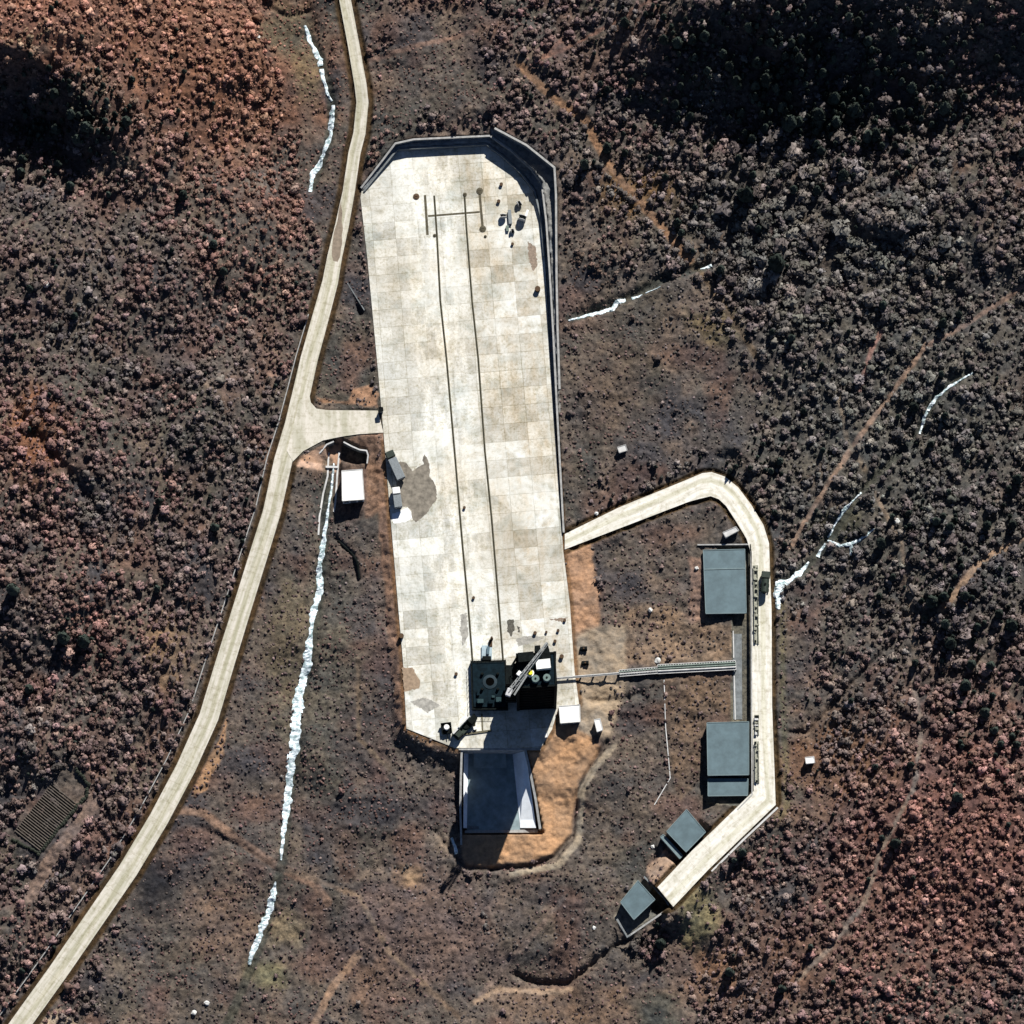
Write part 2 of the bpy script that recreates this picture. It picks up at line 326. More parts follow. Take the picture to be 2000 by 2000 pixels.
# ------------------------------------------------------------------ terrain heights
CTRL = [(675, 0, 3), (704, 165, 2), (668, 440, 0), (604, 700, -.5), (553, 900, -.8), (469, 1200, -2.6), (363, 1500, -4.6), (181, 1800, -6.8), (40, 2000, -9),
        (600, 80, 0), (645, 220, -.6), (615, 350, -.8), (560, 200, 2), (690, 470, -1.2), (680, 650, -1.5), (660, 760, -1.2), (640, 1000, -3.2), (625, 1150, -4), (590, 1330, -5.2), (560, 1600, -7.5), (500, 1850, -10.5), (420, 2000, -11),
        (720, 1000, -1.6), (740, 1250, -2.2), (700, 1450, -4.0), (800, 1500, -4.5), (880, 1540, -5.5), (860, 1700, -5.2), (700, 1700, -7.5), (620, 1900, -9.5), (830, 1440, -1.8),
        (1000, 1665, -5.2), (920, 1670, -5.2), (1080, 1600, -5), (1110, 1500, -2.6), (1150, 1430, -1.2), (1060, 1480, -1.4), (1000, 1760, -6.2), (1300, 1900, -6), (1000, 1950, -9), (1200, 1650, -4), (1210, 1780, -3.5),
        (1150, 1150, -.5), (1150, 1300, -.6), (1200, 1100, -1), (1300, 1050, -.6), (1300, 1300, -1.6), (1250, 1450, -2.6), (1330, 1500, -2),
        (1560, 1100, .6), (1560, 1300, .2), (1560, 1550, .2), (1420, 1760, -1), (1600, 1750, 0), (1700, 1300, 3), (1700, 900, 4), (1900, 700, 8), (1900, 1100, 7), (1900, 1600, 6), (1900, 1950, 2),
        (1250, 800, .8), (1150, 700, 1.4), (1130, 900, .4), (1200, 600, 2.6), (1350, 500, 4.5), (1150, 450, 5.5), (1120, 330, 6.4), (1040, 240, 6.6), (950, 210, 5.6), (850, 235, 3.9), (770, 255, 3.6), (735, 310, 2.2), (800, 50, 5), (1000, 50, 8), (1200, 150, 9),
        (1450, 250, 9), (1700, 350, 10), (1950, 350, 13), (1550, 600, 6), (1450, 900, 1.5), (1380, 860, 1.0),
        (450, 100, 9), (450, 400, 8), (300, 500, 10), (100, 500, 14), (100, 0, 16), (50, 250, 9), (380, 800, 6), (100, 850, 13), (330, 1100, 4), (80, 1150, 9), (250, 1350, 0), (60, 1400, 4), (100, 1600, -2), (30, 1780, -4), (250, 1250, 3),
        (-200, 0, 22), (-200, 1000, 18), (-200, 2000, -2), (2200, 0, 20), (2200, 1000, 12), (2200, 2000, 6), (1000, -250, 12), (1000, 2250, -12)]
CW = np.array([[W(a, b, c).x, W(a, b, c).y, c] for a, b, c in CTRL])
def base_h(X, Y):
    num = np.zeros(X.shape); den = np.zeros(X.shape)
    for x, y, z in CW:
        wt = 1/((X-x)**2+(Y-y)**2+16)**1.7
        num += wt*z; den += wt
    return num/den
def ridge(X, Y, pts, H, wl, wr):
    P = poly_w(pts, 0); d, par = seg_dist(X, Y, P)
    i = np.clip(par.astype(int), 0, len(P)-2); a = P[i]; b = P[i+1]
    side = (b[..., 0]-a[..., 0])*(Y-a[..., 1])-(b[..., 1]-a[..., 1])*(X-a[..., 0])
    wd = np.where(side > 0, wl, wr)
    return np.interp(par, np.arange(len(P)), H)*np.clip(1-d/wd, 0, 1)**1.15
def terrain(X, Y):
    h = base_h(X, Y)
    h = h + (vnoise(X, Y, 14, 1)-.5)*1.6 + (vnoise(X, Y, 5, 2)-.5)*0.7
    # ridge in the upper left, its far slope drops away from the sun
    h = h + ridge(X, Y, [(-140, 90), (0, 150), (80, 165), (190, 245), (285, 350), (330, 400)], [19, 18, 17, 13, 6, 0], 60, 17)+(vnoise(X, Y, 6, 72)-.5)*4.5*np.exp(-(((X+132)/24)**2+((Y-118)/24)**2))
    h = h + ridge(X, Y, [(1180, -120), (1330, 50), (1500, 75), (1660, 50), (1800, 60), (2050, 40), (2300, 40)], [3, 16, 27, 26, 20, 17, 15], 70, 33)+(vnoise(X, Y, 9, 71)-.5)*5.0*np.exp(-(((X-82)/48)**2+((Y-132)/26)**2))
    h = h + ridge(X, Y, [(1640, 440), (1750, 470), (1850, 400)], [0, 3.5, 0], 10, 4)
    h = h + ridge(X, Y, [(1350, 875), (1440, 880), (1490, 930)], [0, 2.2, 0], 12, 3)
    h = h + ridge(X, Y, [(990, 105), (1090, 150), (1140, 120)], [0, 1.6, 0], 9, 5)
    # stream beds
    for pts, dep, wd in GULLIES:
        P = poly_w(pts, -2 if pts[0][0] < 1000 else 2); d, _ = seg_dist(X, Y, P); h = h - dep*np.exp(-(d/wd)**2)
    # platform: blend natural ground into surroundings of roads
    d, par = seg_dist(X, Y, MAINW)
    hw = np.interp(par, np.arange(len(MAIN)), MAINH); rz = np.interp(par, np.arange(len(MAIN)), MAINZ)
    e = d-hw
    wide = np.interp(par, [0, 12, 16, 22, 29], [0.25, 0.3, 1.0, 2.0, 2.4])
    dx = X-np.interp(par, np.arange(len(MAIN)), MAINW[:, 0])
    ditch = -0.75*np.clip(1-np.abs(e-0.9)/0.75, 0, 1)
    ditchw = -1.25*np.clip(1-np.abs(e-0.5-wide*0.6)/(0.45+wide*0.75), 0, 1)
    flat = rz-0.12+np.where(dx < 0, ditchw, ditch)
    h = flat + (h-flat)*sstep(3.0, 11.0, e)
    d, par = seg_dist(X, Y, ECW); rz = np.interp(par, np.arange(len(EO)), EZ); e = sdf(X, Y, EPOLY)
    flat = rz-0.15-0.9*np.clip(1-np.abs(e-0.75)/0.65, 0, 1)*(inside(X, Y, EPOLY) == False)
    fl = sstep(1.5, 7.0, e); h = flat+(h-flat)*fl
    s = sdf(X, Y, SPURW); h = np.where(s < 6, (-0.3)+(h+0.3)*sstep(0.4, 5.0, s), h)
    # launch pad terrace, slightly raised on its west and south
    s = sdf(X, Y, PADW)
    h = (-0.25)+(h+0.25)*sstep(0.2, 4.5, s)
    # ground held by the retaining walls
    UPOLY = np.vstack([offs(UWW, 0.35), poly_w([(1118, 1040), (1150, 700), (1130, 330), (1060, 230), (960, 200), (750, 230), (680, 330)], 2)])
    top, pr = seg_dist(X, Y, UWW); th = np.interp(pr, np.arange(len(UW)), [p[2] for p in UW])-0.15
    ledge = np.where(pr > 4, th, th)
    s2 = sdf(X, Y, UPOLY)
    h = np.where((s2 < 0), ledge+(h-ledge)*sstep(0.5, 8.5, top), h)
    d2, p2 = seg_dist(X, Y, EWW); i = np.clip(p2.astype(int), 0, len(EWL)-2); a = EWW[i]; b = EWW[i+1]
    side = (b[..., 0]-a[..., 0])*(Y-a[..., 1])-(b[..., 1]-a[..., 1])*(X-a[..., 0])
    eh = np.interp(p2, np.arange(len(EWL)), [p[2] for p in EWL])-0.2
    out = (side > 0) & (d2 < 9) & (p2 > 0.001) & (p2 < len(EWL)-1.001)
    h = np.where(out & (d2 > 0.3), eh+(np.maximum(h, 0)-eh)*sstep(2, 9, d2), h)
    inn = (side <= 0) & (s2 < 0) & (d2 < 12) & (p2 > 0.001)
    h = np.where(inn, ledge, h)
    # lower ledge behind the first step
    LP = np.vstack([offs(LWW, 0.3), offs(UWW[:9], 0.0)[::-1]])
    d3, p3 = seg_dist(X, Y, LWW); lh = np.interp(p3, np.arange(len(LW)), [p[2] for p in LW])-0.12
    h = np.where(inside(X, Y, LP) & (inside(X, Y, UPOLY) == False), lh, h)
    inpad = inside(X, Y, PADW) & (inside(X, Y, LP) == False) & (s2 >= 0)
    h = np.where(inpad, -0.3, h)
    # cut for the store buildings beside the loop road
    BW = poly_w(BASIN, FH); s = sdf(X, Y, BW)
    h = np.where(s < 0.05, FH, h)
    for yd, zz in YARDS:
        s = sdf(X, Y, poly_w(yd, zz)); h = zz+(h-zz)*sstep(-0.1, 0.9, s)
    # the roadways themselves always lie clear of their surroundings
    d, par = seg_dist(X, Y, MAINW); e = d-np.interp(par, np.arange(len(MAIN)), MAINH); rz = np.interp(par, np.arange(len(MAIN)), MAINZ)-.3
    h = rz+(h-rz)*sstep(0.05, 0.8, e)
    d, par = seg_dist(X, Y, ECW); rz = np.interp(par, np.arange(len(EO)), EZ)-.3; e = sdf(X, Y, EPOLY)
    h = np.where(e < .3, rz, h)
    s = sdf(X, Y, SPURW); h = np.where(s < .15, -.75, h)
    # flame trench
    s = sdf(X, Y, TW); h = np.where(s < 0.6, -7.4, h)
    return h
YARDS = [([(1200, 1792), (1211, 1760), (1246, 1712), (1286, 1750), (1306, 1770), (1225, 1826)], -3.0), ([(1283, 1652), (1300, 1622), (1341, 1577), (1383, 1622), (1325, 1694)], -2.2),
         ([(641, 864), (656, 862), (671, 866), (700, 881), (714, 884), (716, 902), (700, 906), (664, 900), (662, 960), (650, 1010), (628, 1040), (634, 980), (643, 920)], -3.6)]
GULLIES = [([(603, 75), (625, 115), (648, 195), (650, 240), (640, 290), (610, 365)], 1.2, 2.2),
           ([(640, 900), (632, 1052), (623, 1157), (612, 1230), (595, 1320), (580, 1383), (576, 1463), (560, 1572), (549, 1677), (536, 1727), (511, 1818), (489, 1876), (440, 1990)], 1.5, 2.4),
           ([(1887, 737), (1829, 777), (1796, 842), (1680, 965), (1615, 1056), (1577, 1103), (1530, 1135)], 0.9, 1.6),
           ([(1114, 621), (1207, 590), (1300, 545), (1383, 522)], 1.6, 1.6),
           ([(10, 760), (60, 850), (120, 920), (180, 990)], 1.6, 1.8),
           ([(1255, 1350), (1210, 1362), (1130, 1366)], 0.8, 1.2),
           ([(655, 1050), (690, 1083), (700, 1130)], 0.9, 0.7), ([(667, 555), (704, 612)], 2.4, 0.9),
           ([(850, 1620), (885, 1665), (910, 1690), (960, 1693)], .7, 0.8), ([(960, 1693), (1040, 1688), (1085, 1670), (1118, 1630), (1126, 1555), (1150, 1505), (1185, 1450)], 1.6, 0.8),
           ([(1010, 1893), (1040, 1908), (1110, 1912), (1160, 1875), (1205, 1840), (1230, 1825)], 1.8, 1.0),
           ([(1512, 1428), (1580, 1428), (1640, 1360), (1700, 1300), (1760, 1240)], 1.2, 0.9),
           ([(515, 20), (560, 40), (620, 25)], .8, 0.9), ([(344, 1590), (471, 1650), (543, 1697)], 0.5, 0.8)]
st = 0.42
xs = np.arange(-156, 156.01, st); ys = np.arange(-166, 168.01, st)
far = np.cumsum(3*1.32**np.arange(22))
X1 = np.concatenate([xs[0]-far[::-1], xs, xs[-1]+far]); Y1 = np.concatenate([ys[0]-far[::-1], ys, ys[-1]+far])
GX, GY = np.meshgrid(X1, Y1, indexing='ij')
H = terrain(GX, GY)
PX, PY = plan_px(GX, GY, H)
smooth_m = np.minimum(sstep(0.0, 1.5, sdf(GX, GY, PADW)), sstep(-0.2, 0.6, sdf(GX, GY, EPOLY)))
dm, pm = seg_dist(GX, GY, MAINW); em = dm-np.interp(pm, np.arange(len(MAIN)), MAINH)
smooth_m = np.minimum(smooth_m, sstep(0.2, 1.2, em)); smooth_m = np.minimum(smooth_m, sstep(0, 1, sdf(GX, GY, SPURW)))
rough_h = (RNG.random(H.shape)-.5)*0.30+(vnoise(GX, GY, 1.3, 5)-.5)*0.55+(vnoise(GX, GY, 2.7, 6)-.5)*0.5
H = H + rough_h*smooth_m*(sdf(GX, GY, poly_w(BASIN, FH)) > 0)
n0 = 22; n1x = n0+len(xs); n1y = n0+len(ys)
HU = H[n0:n1x, n0:n1y]
def hz(x, y):
    u = np.clip((np.asarray(x, float)-xs[0])/st, 0, len(xs)-1.001); v = np.clip((np.asarray(y, float)-ys[0])/st, 0, len(ys)-1.001)
    i = u.astype(int); j = v.astype(int); fu = u-i; fv = v-j
    return (HU[i, j]*(1-fu)+HU[i+1, j]*fu)*(1-fv)+(HU[i, j+1]*(1-fu)+HU[i+1, j+1]*fu)*fv
def G(px, py, dz=0.0):
    """ground point seen at a photo pixel"""
    z = 0.0
    for _ in range(8):
        p = W(px, py, z); z = 0.5*z+0.5*float(hz(p.x, p.y))
    p = W(px, py, z); return Vector((p.x, p.y, float(hz(p.x, p.y))+dz))

# soil colours: kinds of ground, by place
def blend(c, m, col):
    m = m[..., None]; return c*(1-m)+np.array(col)*m
def blob(cx, cy, rx, ry=None, soft=0.6):
    ry = ry or rx
    d = np.hypot((PX-cx)/rx, (PY-cy)/ry)+(vnoise(GX, GY, 4, 11)-.5)*0.7
    return 1-sstep(1-soft, 1+soft*0.4, d)
def pblob(pts, soft=0.8, z=-1):
    s = sdf(GX, GY, poly_w(pts, z))+(vnoise(GX, GY, 2.5, 12)-.5)*1.1
    return 1-sstep(-soft*0.5, soft, s)
def line(pts, wpx, soft=0.5, z=0):
    d, _ = seg_dist(GX, GY, poly_w(pts, z)); d = d+(vnoise(GX, GY, 2, 13)-.5)*0.5
    return 1-sstep(wpx*0.075, wpx*0.075+soft, d)
C = np.zeros(H.shape+(3,)) + np.array((0.078, 0.070, 0.062))
nn = vnoise(GX, GY, 22, 21); C = blend(C, sstep(.45, .75, nn), (0.060, 0.058, 0.051)); nn = vnoise(GX, GY, 13, 23); C = blend(C, sstep(.55, .8, nn)*.8, (0.048, 0.046, 0.050)); nn = vnoise(GX, GY, 6, 24); C = blend(C, sstep(.6, .85, nn)*.6, (0.12, 0.098, 0.082))
nn = vnoise(GX, GY, 9, 22); C = blend(C, sstep(.55, .85, nn)*0.7, (0.095, 0.062, 0.052))
for b_, c_ in [((1750, 820, 330, 480), (0.060, 0.061, 0.056)), ((620, 1300, 90, 260), (0.068, 0.066, 0.056)), ((350, 110, 330, 230), (0.105, 0.058, 0.040)), ((60, 20, 200, 130), (0.11, 0.058, 0.042)), ((1850, 1650, 260, 300), (0.10, 0.056, 0.047)), ((60, 850, 70, 110), (0.13, 0.066, 0.04)),
               ((1640, 1480, 130, 100), (0.105, 0.066, 0.045)), ((1500, 1900, 220, 120), (0.095, 0.063, 0.05)), ((330, 1270, 60, 80), (0.15, 0.105, 0.068)), ((560, 1815, 60, 40), (0.115, 0.1, 0.072)), ((520, 1900, 45, 35), (0.115, 0.108, 0.066)),
               ((800, 1715, 32, 28), (0.26, 0.18, 0.11)), ((1360, 1790, 45, 75), (0.13, 0.12, 0.072)), ((1200, 760, 90, 130), (0.068, 0.057, 0.048)), ((830, 1820, 200, 120), (0.085, 0.066, 0.06)),
               ((305, 1735, 48, 60), (0.022, 0.022, 0.024)), ((700, 1440, 50, 70), (0.045, 0.042, 0.042)), ((430, 1800, 80, 90), (0.10, 0.075, 0.06)), ((560, 1250, 50, 150), (0.075, 0.067, 0.05)), ((1150, 1960, 200, 50), (0.11, 0.08, 0.06)), ((1280, 1990, 60, 70), (0.045, 0.047, 0.042)), ((725, 1930, 60, 60), (0.11, 0.078, 0.06)), ((1400, 1900, 60, 60), (0.14, 0.09, 0.062)),
               ((1560, 1590, 60, 40), (0.085, 0.062, 0.05)), ((1400, 1350, 40, 50), (0.15, 0.10, 0.08)), ((1410, 1250, 40, 30), (0.13, 0.095, 0.07)), ((880, 1650, 40, 25), (0.12, 0.1, 0.08)), ((1050, 760, 30, 200), (0.06, 0.05, 0.045)),
               ((560, 60, 60, 60), (0.07, 0.062, 0.045)), ((600, 140, 35, 70), (0.10, 0.078, 0.05)), ((1240, 370, 90, 60), (0.10, 0.066, 0.036)), ((1400, 640, 60, 50), (0.095, 0.08, 0.052)), ((1640, 1020, 60, 50), (0.062, 0.062, 0.045)),
               ((200, 1650, 60, 50), (0.11, 0.072, 0.06)), ((120, 1740, 70, 60), (0.10, 0.076, 0.065))]:
    C = blend(C, blob(*b_)*0.95, np.array(c_)*1.12)
for pts, c_, sf in [([(1085, 1395), (1130, 1425), (1170, 1460), (1150, 1500), (1127, 1525), (1120, 1570), (1114, 1620), (1080, 1662), (1030, 1676), (960, 1684), (915, 1684), (903, 1665), (903, 1620), (1058, 1620), (1036, 1530), (1022, 1461), (1056, 1461)], (0.31, 0.20, 0.12), 0.8),
                    ([(1104, 1075), (1152, 1062), (1166, 1150), (1172, 1230), (1178, 1330), (1124, 1330), (1113, 1180)], (0.27, 0.175, 0.115), 0.8),
                    ([(1165, 1225), (1225, 1222), (1222, 1330), (1200, 1400), (1185, 1440), (1135, 1425), (1133, 1370), (1124, 1320), (1128, 1240)], (0.235, 0.195, 0.145), 1.4),
                    ([(1225, 1190), (1300, 1180), (1350, 1215), (1440, 1225), (1430, 1290), (1300, 1300), (1225, 1290)], (0.15, 0.115, 0.085), 1.4),
                    ([(1345, 1090), (1372, 1090), (1376, 1210), (1350, 1215)], (0.17, 0.12, 0.095), 0.6),
                    ([(733, 850), (750, 845), (762, 990), (780, 1200), (790, 1400), (797, 1425), (778, 1420), (760, 1250), (738, 990), (728, 900)], (0.20, 0.135, 0.10), 0.6),
                    ([(672, 858), (733, 850), (742, 1000), (715, 1010), (716, 880)], (0.13, 0.09, 0.068), 0.6),
                    ([(790, 1418), (895, 1462), (898, 1480), (800, 1440)], (0.26, 0.18, 0.12), 0.5),
                    ([(604, 760), (622, 785), (738, 795), (738, 770), (725, 752), (690, 765), (680, 785), (625, 782)], (0.25, 0.155, 0.10), 0.6),
                    ([(572, 902), (630, 870), (665, 858), (660, 900), (620, 912)], (0.30, 0.20, 0.14), 0.5),
                    ([(428, 1440), (442, 1400), (432, 1470), (400, 1535), (372, 1550), (385, 1520)], (0.27, 0.17, 0.10), 0.6),
                    ([(88, 1975), (110, 1960), (150, 2000), (60, 2010)], (0.42, 0.33, 0.23), 0.5),
                    ([(1298, 1325), (1420, 1320), (1425, 1390), (1380, 1395), (1370, 1500), (1330, 1560), (1315, 1500)], (0.105, 0.08, 0.06), 1.4),
                    ([(1262, 1690), (1300, 1660), (1325, 1695), (1282, 1735)], (0.26, 0.19, 0.14), 0.4),
                    ([(1203, 1790), (1240, 1715), (1285, 1740), (1310, 1772), (1225, 1830)], (0.15, 0.145, 0.12), 0.5)]:
    C = blend(C, pblob(pts, sf), c_)
TRAILS = [([(1015, 129), (1078, 191), (1145, 238), (1181, 310), (1222, 362), (1284, 430), (1357, 517)], 12, (0.155, 0.10, 0.065), 6), ([(1357, 517), (1430, 620), (1480, 700)], 8, (0.10, 0.078, 0.055), 4),
          ([(1807, 679), (1735, 777), (1662, 875), (1590, 987), (1545, 1060)], 5, (0.15, 0.11, 0.085), 5), ([(1720, 650), (1700, 690), (1680, 760)], 4, (0.16, 0.10, 0.085), 5), ([(2000, 560), (1880, 640), (1807, 679)], 5, (0.12, 0.09, 0.075), 7),
          ([(2010, 1045), (1916, 1096), (1862, 1164), (1836, 1193)], 8, (0.15, 0.11, 0.08), 6), ([(700, 1865), (652, 1923), (609, 2010)], 10, (0.20, 0.14, 0.10), -9), ([(344, 1583), (398, 1590), (471, 1644), (543, 1691), (616, 1727), (640, 1760)], 12, (0.15, 0.105, 0.08), -6),
          ([(1100, 1755), (1040, 1830), (980, 1890), (930, 1955)], 5, (0.11, 0.09, 0.08), -7), ([(930, 1955), (975, 1930), (1090, 1938), (1115, 1932)], 5, (0.24, 0.18, 0.13), -7), ([(720, 110), (800, 90), (860, 75), (930, 60)], 6, (0.12, 0.085, 0.07), 6),
          ([(518, 725), (555, 738)], 3, (0.17, 0.12, 0.1), 0), ([(575, 905), (650, 914)], 7, (0.42, 0.30, 0.23), -1), ([(1200, 1460), (1160, 1505), (1137, 1545), (1130, 1640), (1090, 1690), (1000, 1705)], 8, (0.20, 0.18, 0.145), -4),
          ([(1775, 1290), (1800, 1420), (1785, 1540), (1720, 1660), (1690, 1760), (1620, 1850), (1560, 1910)], 4, (0.12, 0.10, 0.085), 2), ([(1710, 960), (1760, 1060), (1775, 1150), (1790, 1290)], 4, (0.10, 0.085, 0.07), 5), ([(1100, 75), (1060, 115), (1300, 10)], 4, (0.12, 0.075, 0.06), 8),
          ([(1640, 770), (1655, 860), (1690, 920)], 5, (0.11, 0.095, 0.075), 4), ([(185, 1570), (95, 1685), (60, 1750)], 20, (0.13, 0.10, 0.085), -3), ([(560, 1700), (700, 1750), (760, 1860), (900, 1990)], 4, (0.12, 0.095, 0.075), -8), ([(700, 1290), (700, 1440), (760, 1500)], 4, (0.09, 0.075, 0.06), -3)]
for pts, wp, c_, z_ in TRAILS: C = blend(C, line(pts, wp*.95, 0.8, z_), np.array(c_)*(1.25 if pts[0][0] > 1400 else 1.05))
# the far slopes: hillside shade put into the ground colour
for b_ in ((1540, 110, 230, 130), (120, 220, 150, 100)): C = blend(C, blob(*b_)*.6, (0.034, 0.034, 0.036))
for g_ in GULLIES[:4]: C = blend(C, line(g_[0], 12, 1.0, -2 if g_[0][0][0] < 1000 else 2)*.75, (0.040, 0.046, 0.040))
# earth margins of the roads and pad: bare dark soil in the ditches
mg = np.where(em > 0, 1-sstep(1.2, 2.2, em), 0); C = blend(C, mg*0.95, (0.040, 0.027, 0.014))
de, pe = seg_dist(GX, GY, ECW); ee = de-np.interp(pe, np.arange(len(EO)), EHW)
C = blend(C, (1-sstep(1.0, 1.6, ee))*0.9, (0.038, 0.026, 0.012))
C = blend(C, (1-sstep(0, 2.0, np.abs(ee-3.0)))*(PX > 1508)*(PY > 1150)*0.7, (0.10, 0.095, 0.06))
C = blend(C, (1-sstep(0.3, 1.0, np.abs(sdf(GX, GY, PADW)-0.5)))*(PY > 860)*0.8, (0.10, 0.06, 0.03))
C = np.where((sdf(GX, GY, poly_w(BASIN, FH)) < 0.2)[..., None], np.array((0.085, 0.085, 0.07)), C)
# concrete ledges between the walls
for (a_, k_) in ((UWW, 2.2),):
    dd, pp = seg_dist(GX, GY, LWW); lm = (inside(GX, GY, np.vstack([LWW, UWW[:9][::-1]])))
    C = np.where(lm[..., None], np.array((0.22, 0.24, 0.25)), C)
dd, pp = seg_dist(GX, GY, EWW); ii = np.clip(pp.astype(int), 0, len(EWL)-2); a = EWW[ii]; b = EWW[ii+1]
sde = (b[..., 0]-a[..., 0])*(GY-a[..., 1])-(b[..., 1]-a[..., 1])*(GX-a[..., 0])
du, pu = seg_dist(GX, GY, UWW)
lm = (sde < 0) & (dd < 7) & (du < 7) & (inside(GX, GY, PADW) == False) & (PX > 960)
C = np.where(lm[..., None], np.array((0.16, 0.17, 0.17)), C)
def grid_mesh(name, X, Y, Z, cols, m):
    nx, ny = X.shape; me = bpy.data.meshes.new(name)
    me.vertices.add(nx*ny); co = np.stack([X, Y, Z], -1).reshape(-1).astype(np.float32); me.vertices.foreach_set("co", co)
    idx = np.arange(nx*ny).reshape(nx, ny)
    q = np.stack([idx[:-1, :-1], idx[1:, :-1], idx[1:, 1:], idx[:-1, 1:]], -1).reshape(-1, 4)
    me.loops.add(q.size); me.loops.foreach_set("vertex_index", q.reshape(-1).astype(np.int32))
    me.polygons.add(len(q)); me.polygons.foreach_set("loop_start", (np.arange(len(q))*4).astype(np.int32)); me.polygons.foreach_set("loop_total", np.full(len(q), 4, np.int32))
    me.update(calc_edges=True)
    ca = me.color_attributes.new("col", 'FLOAT_COLOR', 'POINT')
    ca.data.foreach_set("color", np.concatenate([cols, np.ones(cols.shape[:-1]+(1,))], -1).reshape(-1).astype(np.float32))
    me.materials.append(m)
    o = bpy.data.objects.new(name, me); COL.objects.link(o); return o
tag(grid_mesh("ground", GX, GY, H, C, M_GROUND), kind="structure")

# ------------------------------------------------------------------ paving
def sheet(name, pts2, z, m, thick=0.0):
    bm = NB(); vs = [bm.verts.new((p[0], p[1], z)) for p in pts2]; f = bm.faces.new(vs)
    if f.normal.z < 0: f.normal_flip()
    bm.normal_update()
    if f.normal.z < 0: bmesh.ops.reverse_faces(bm, faces=[f])
    if thick:
        r = bmesh.ops.extrude_face_region(bm, geom=[f]); vs2 = [v for v in r['geom'] if isinstance(v, bmesh.types.BMVert)]
        for v in vs2: v.co.z -= thick
    bmesh.ops.triangulate(bm, faces=bm.faces[:])
    return finish(name, bm, m)
pad = tag(sheet("launch_pad", [(p[0], p[1]) for p in PADW], 0.0, M_PAD, 1.0), kind="structure")
def ribbon(name, L, R, z, m, thick=0.35, kind="structure", step=2.0):
    """paved strip between matching left and right edges (world xy), z per point"""
    L = np.column_stack([L, z]); R = np.column_stack([R, z]); l2 = [L[0]]; r2 = [R[0]]
    for i in range(len(L)-1):
        k = max(1, int(np.linalg.norm(L[i+1]-L[i])/step))
        for j in range(1, k+1): l2.append(L[i]+(L[i+1]-L[i])*j/k); r2.append(R[i]+(R[i+1]-R[i])*j/k)
    bm = NB(); uvl = bm.loops.layers.uv.new("UVMap"); acc = 0; rows = []
    for i in range(len(l2)):
        if i: acc += np.linalg.norm((l2[i]+r2[i]-l2[i-1]-r2[i-1])/2)
        a = bm.verts.new(l2[i]); b = bm.verts.new(r2[i]); c = bm.verts.new(l2[i]-np.array([0, 0, thick])); d = bm.verts.new(r2[i]-np.array([0, 0, thick]))
        rows.append((a, b, c, d, acc, np.linalg.norm(l2[i]-r2[i])))
    for i in range(len(rows)-1):
        A = rows[i]; B = rows[i+1]
        for q, us in (((A[0], A[1], B[1], B[0]), ((0, A[4]), (A[5], A[4]), (B[5], B[4]), (0, B[4]))), ((A[2], A[0], B[0], B[2]), None), ((A[1], A[3], B[3], B[1]), None)):
            f = bm.faces.new(q)
            if us:
                for lp, u in zip(f.loops, us): lp[uvl].uv = u
    for A in (rows[0], rows[-1]): bm.faces.new((A[0], A[1], A[3], A[2]))
    return finish(name, bm, m) if kind is None else tag(finish(name, bm, m), kind=kind)
mo = []; dirs = []
for i in range(len(MAINW)):
    a = MAINW[max(i-1, 0)]; b = MAINW[min(i+1, len(MAINW)-1)]; d = (b-a)/np.linalg.norm(b-a); dirs.append(np.array([-d[1], d[0]]))
dirs = np.array(dirs)
ribbon("access_road", MAINW+dirs*MAINH[:, None], MAINW-dirs*MAINH[:, None], MAINZ, M_ROAD)
ribbon("loop_road", EOW, EIW, EZ, M_ROADE)
# spur joining road to pad
bm = NB(); uvl = bm.loops.layers.uv.new("UVMap"); vs = [bm.verts.new((p[0], p[1], float(np.interp(p[0], [-64, -45], [-.235, -.08])))) for p in SPURW]
f = bm.faces.new(vs)
for lp in f.loops: lp[uvl].uv = (lp.vert.co.x*0.3, lp.vert.co.y)
r = bmesh.ops.extrude_face_region(bm, geom=[f])
for v in r['geom']:
    if isinstance(v, bmesh.types.BMVert): v.co.z -= 0.4
bmesh.ops.triangulate(bm, faces=bm.faces[:])
tag(finish("junction_paving", bm, M_ROAD), kind="structure")

# ------------------------------------------------------------------ retaining walls
def wall_mesh(pts, th, m, name, parent=None, base=None, cap=None, below=1.5):
    P = np.array([[W(*p).x, W(*p).y] for p in pts]); zt = np.array([p[2] for p in pts])
    Q = resample(np.column_stack([P, zt]), 1.5); P = Q[:, :2]; zt = Q[:, 2]
    L = offs(P, th/2); R = offs(P, -th/2); bm = NB(); rows = []
    for i in range(len(P)):
        zb = base if base is not None else zt[i]-(zt[i]+below)
        rows.append([bm.verts.new((*L[i], zt[i])), bm.verts.new((*R[i], zt[i])), bm.verts.new((*R[i], zb)), bm.verts.new((*L[i], zb))])
    for A, B in zip(rows, rows[1:]):
        for k in range(4): bm.faces.new((A[k], B[k], B[(k+1) % 4], A[(k+1) % 4]))
    bm.faces.new(rows[0]); bm.faces.new(rows[-1][::-1])
    return finish(name, bm, m, parent)
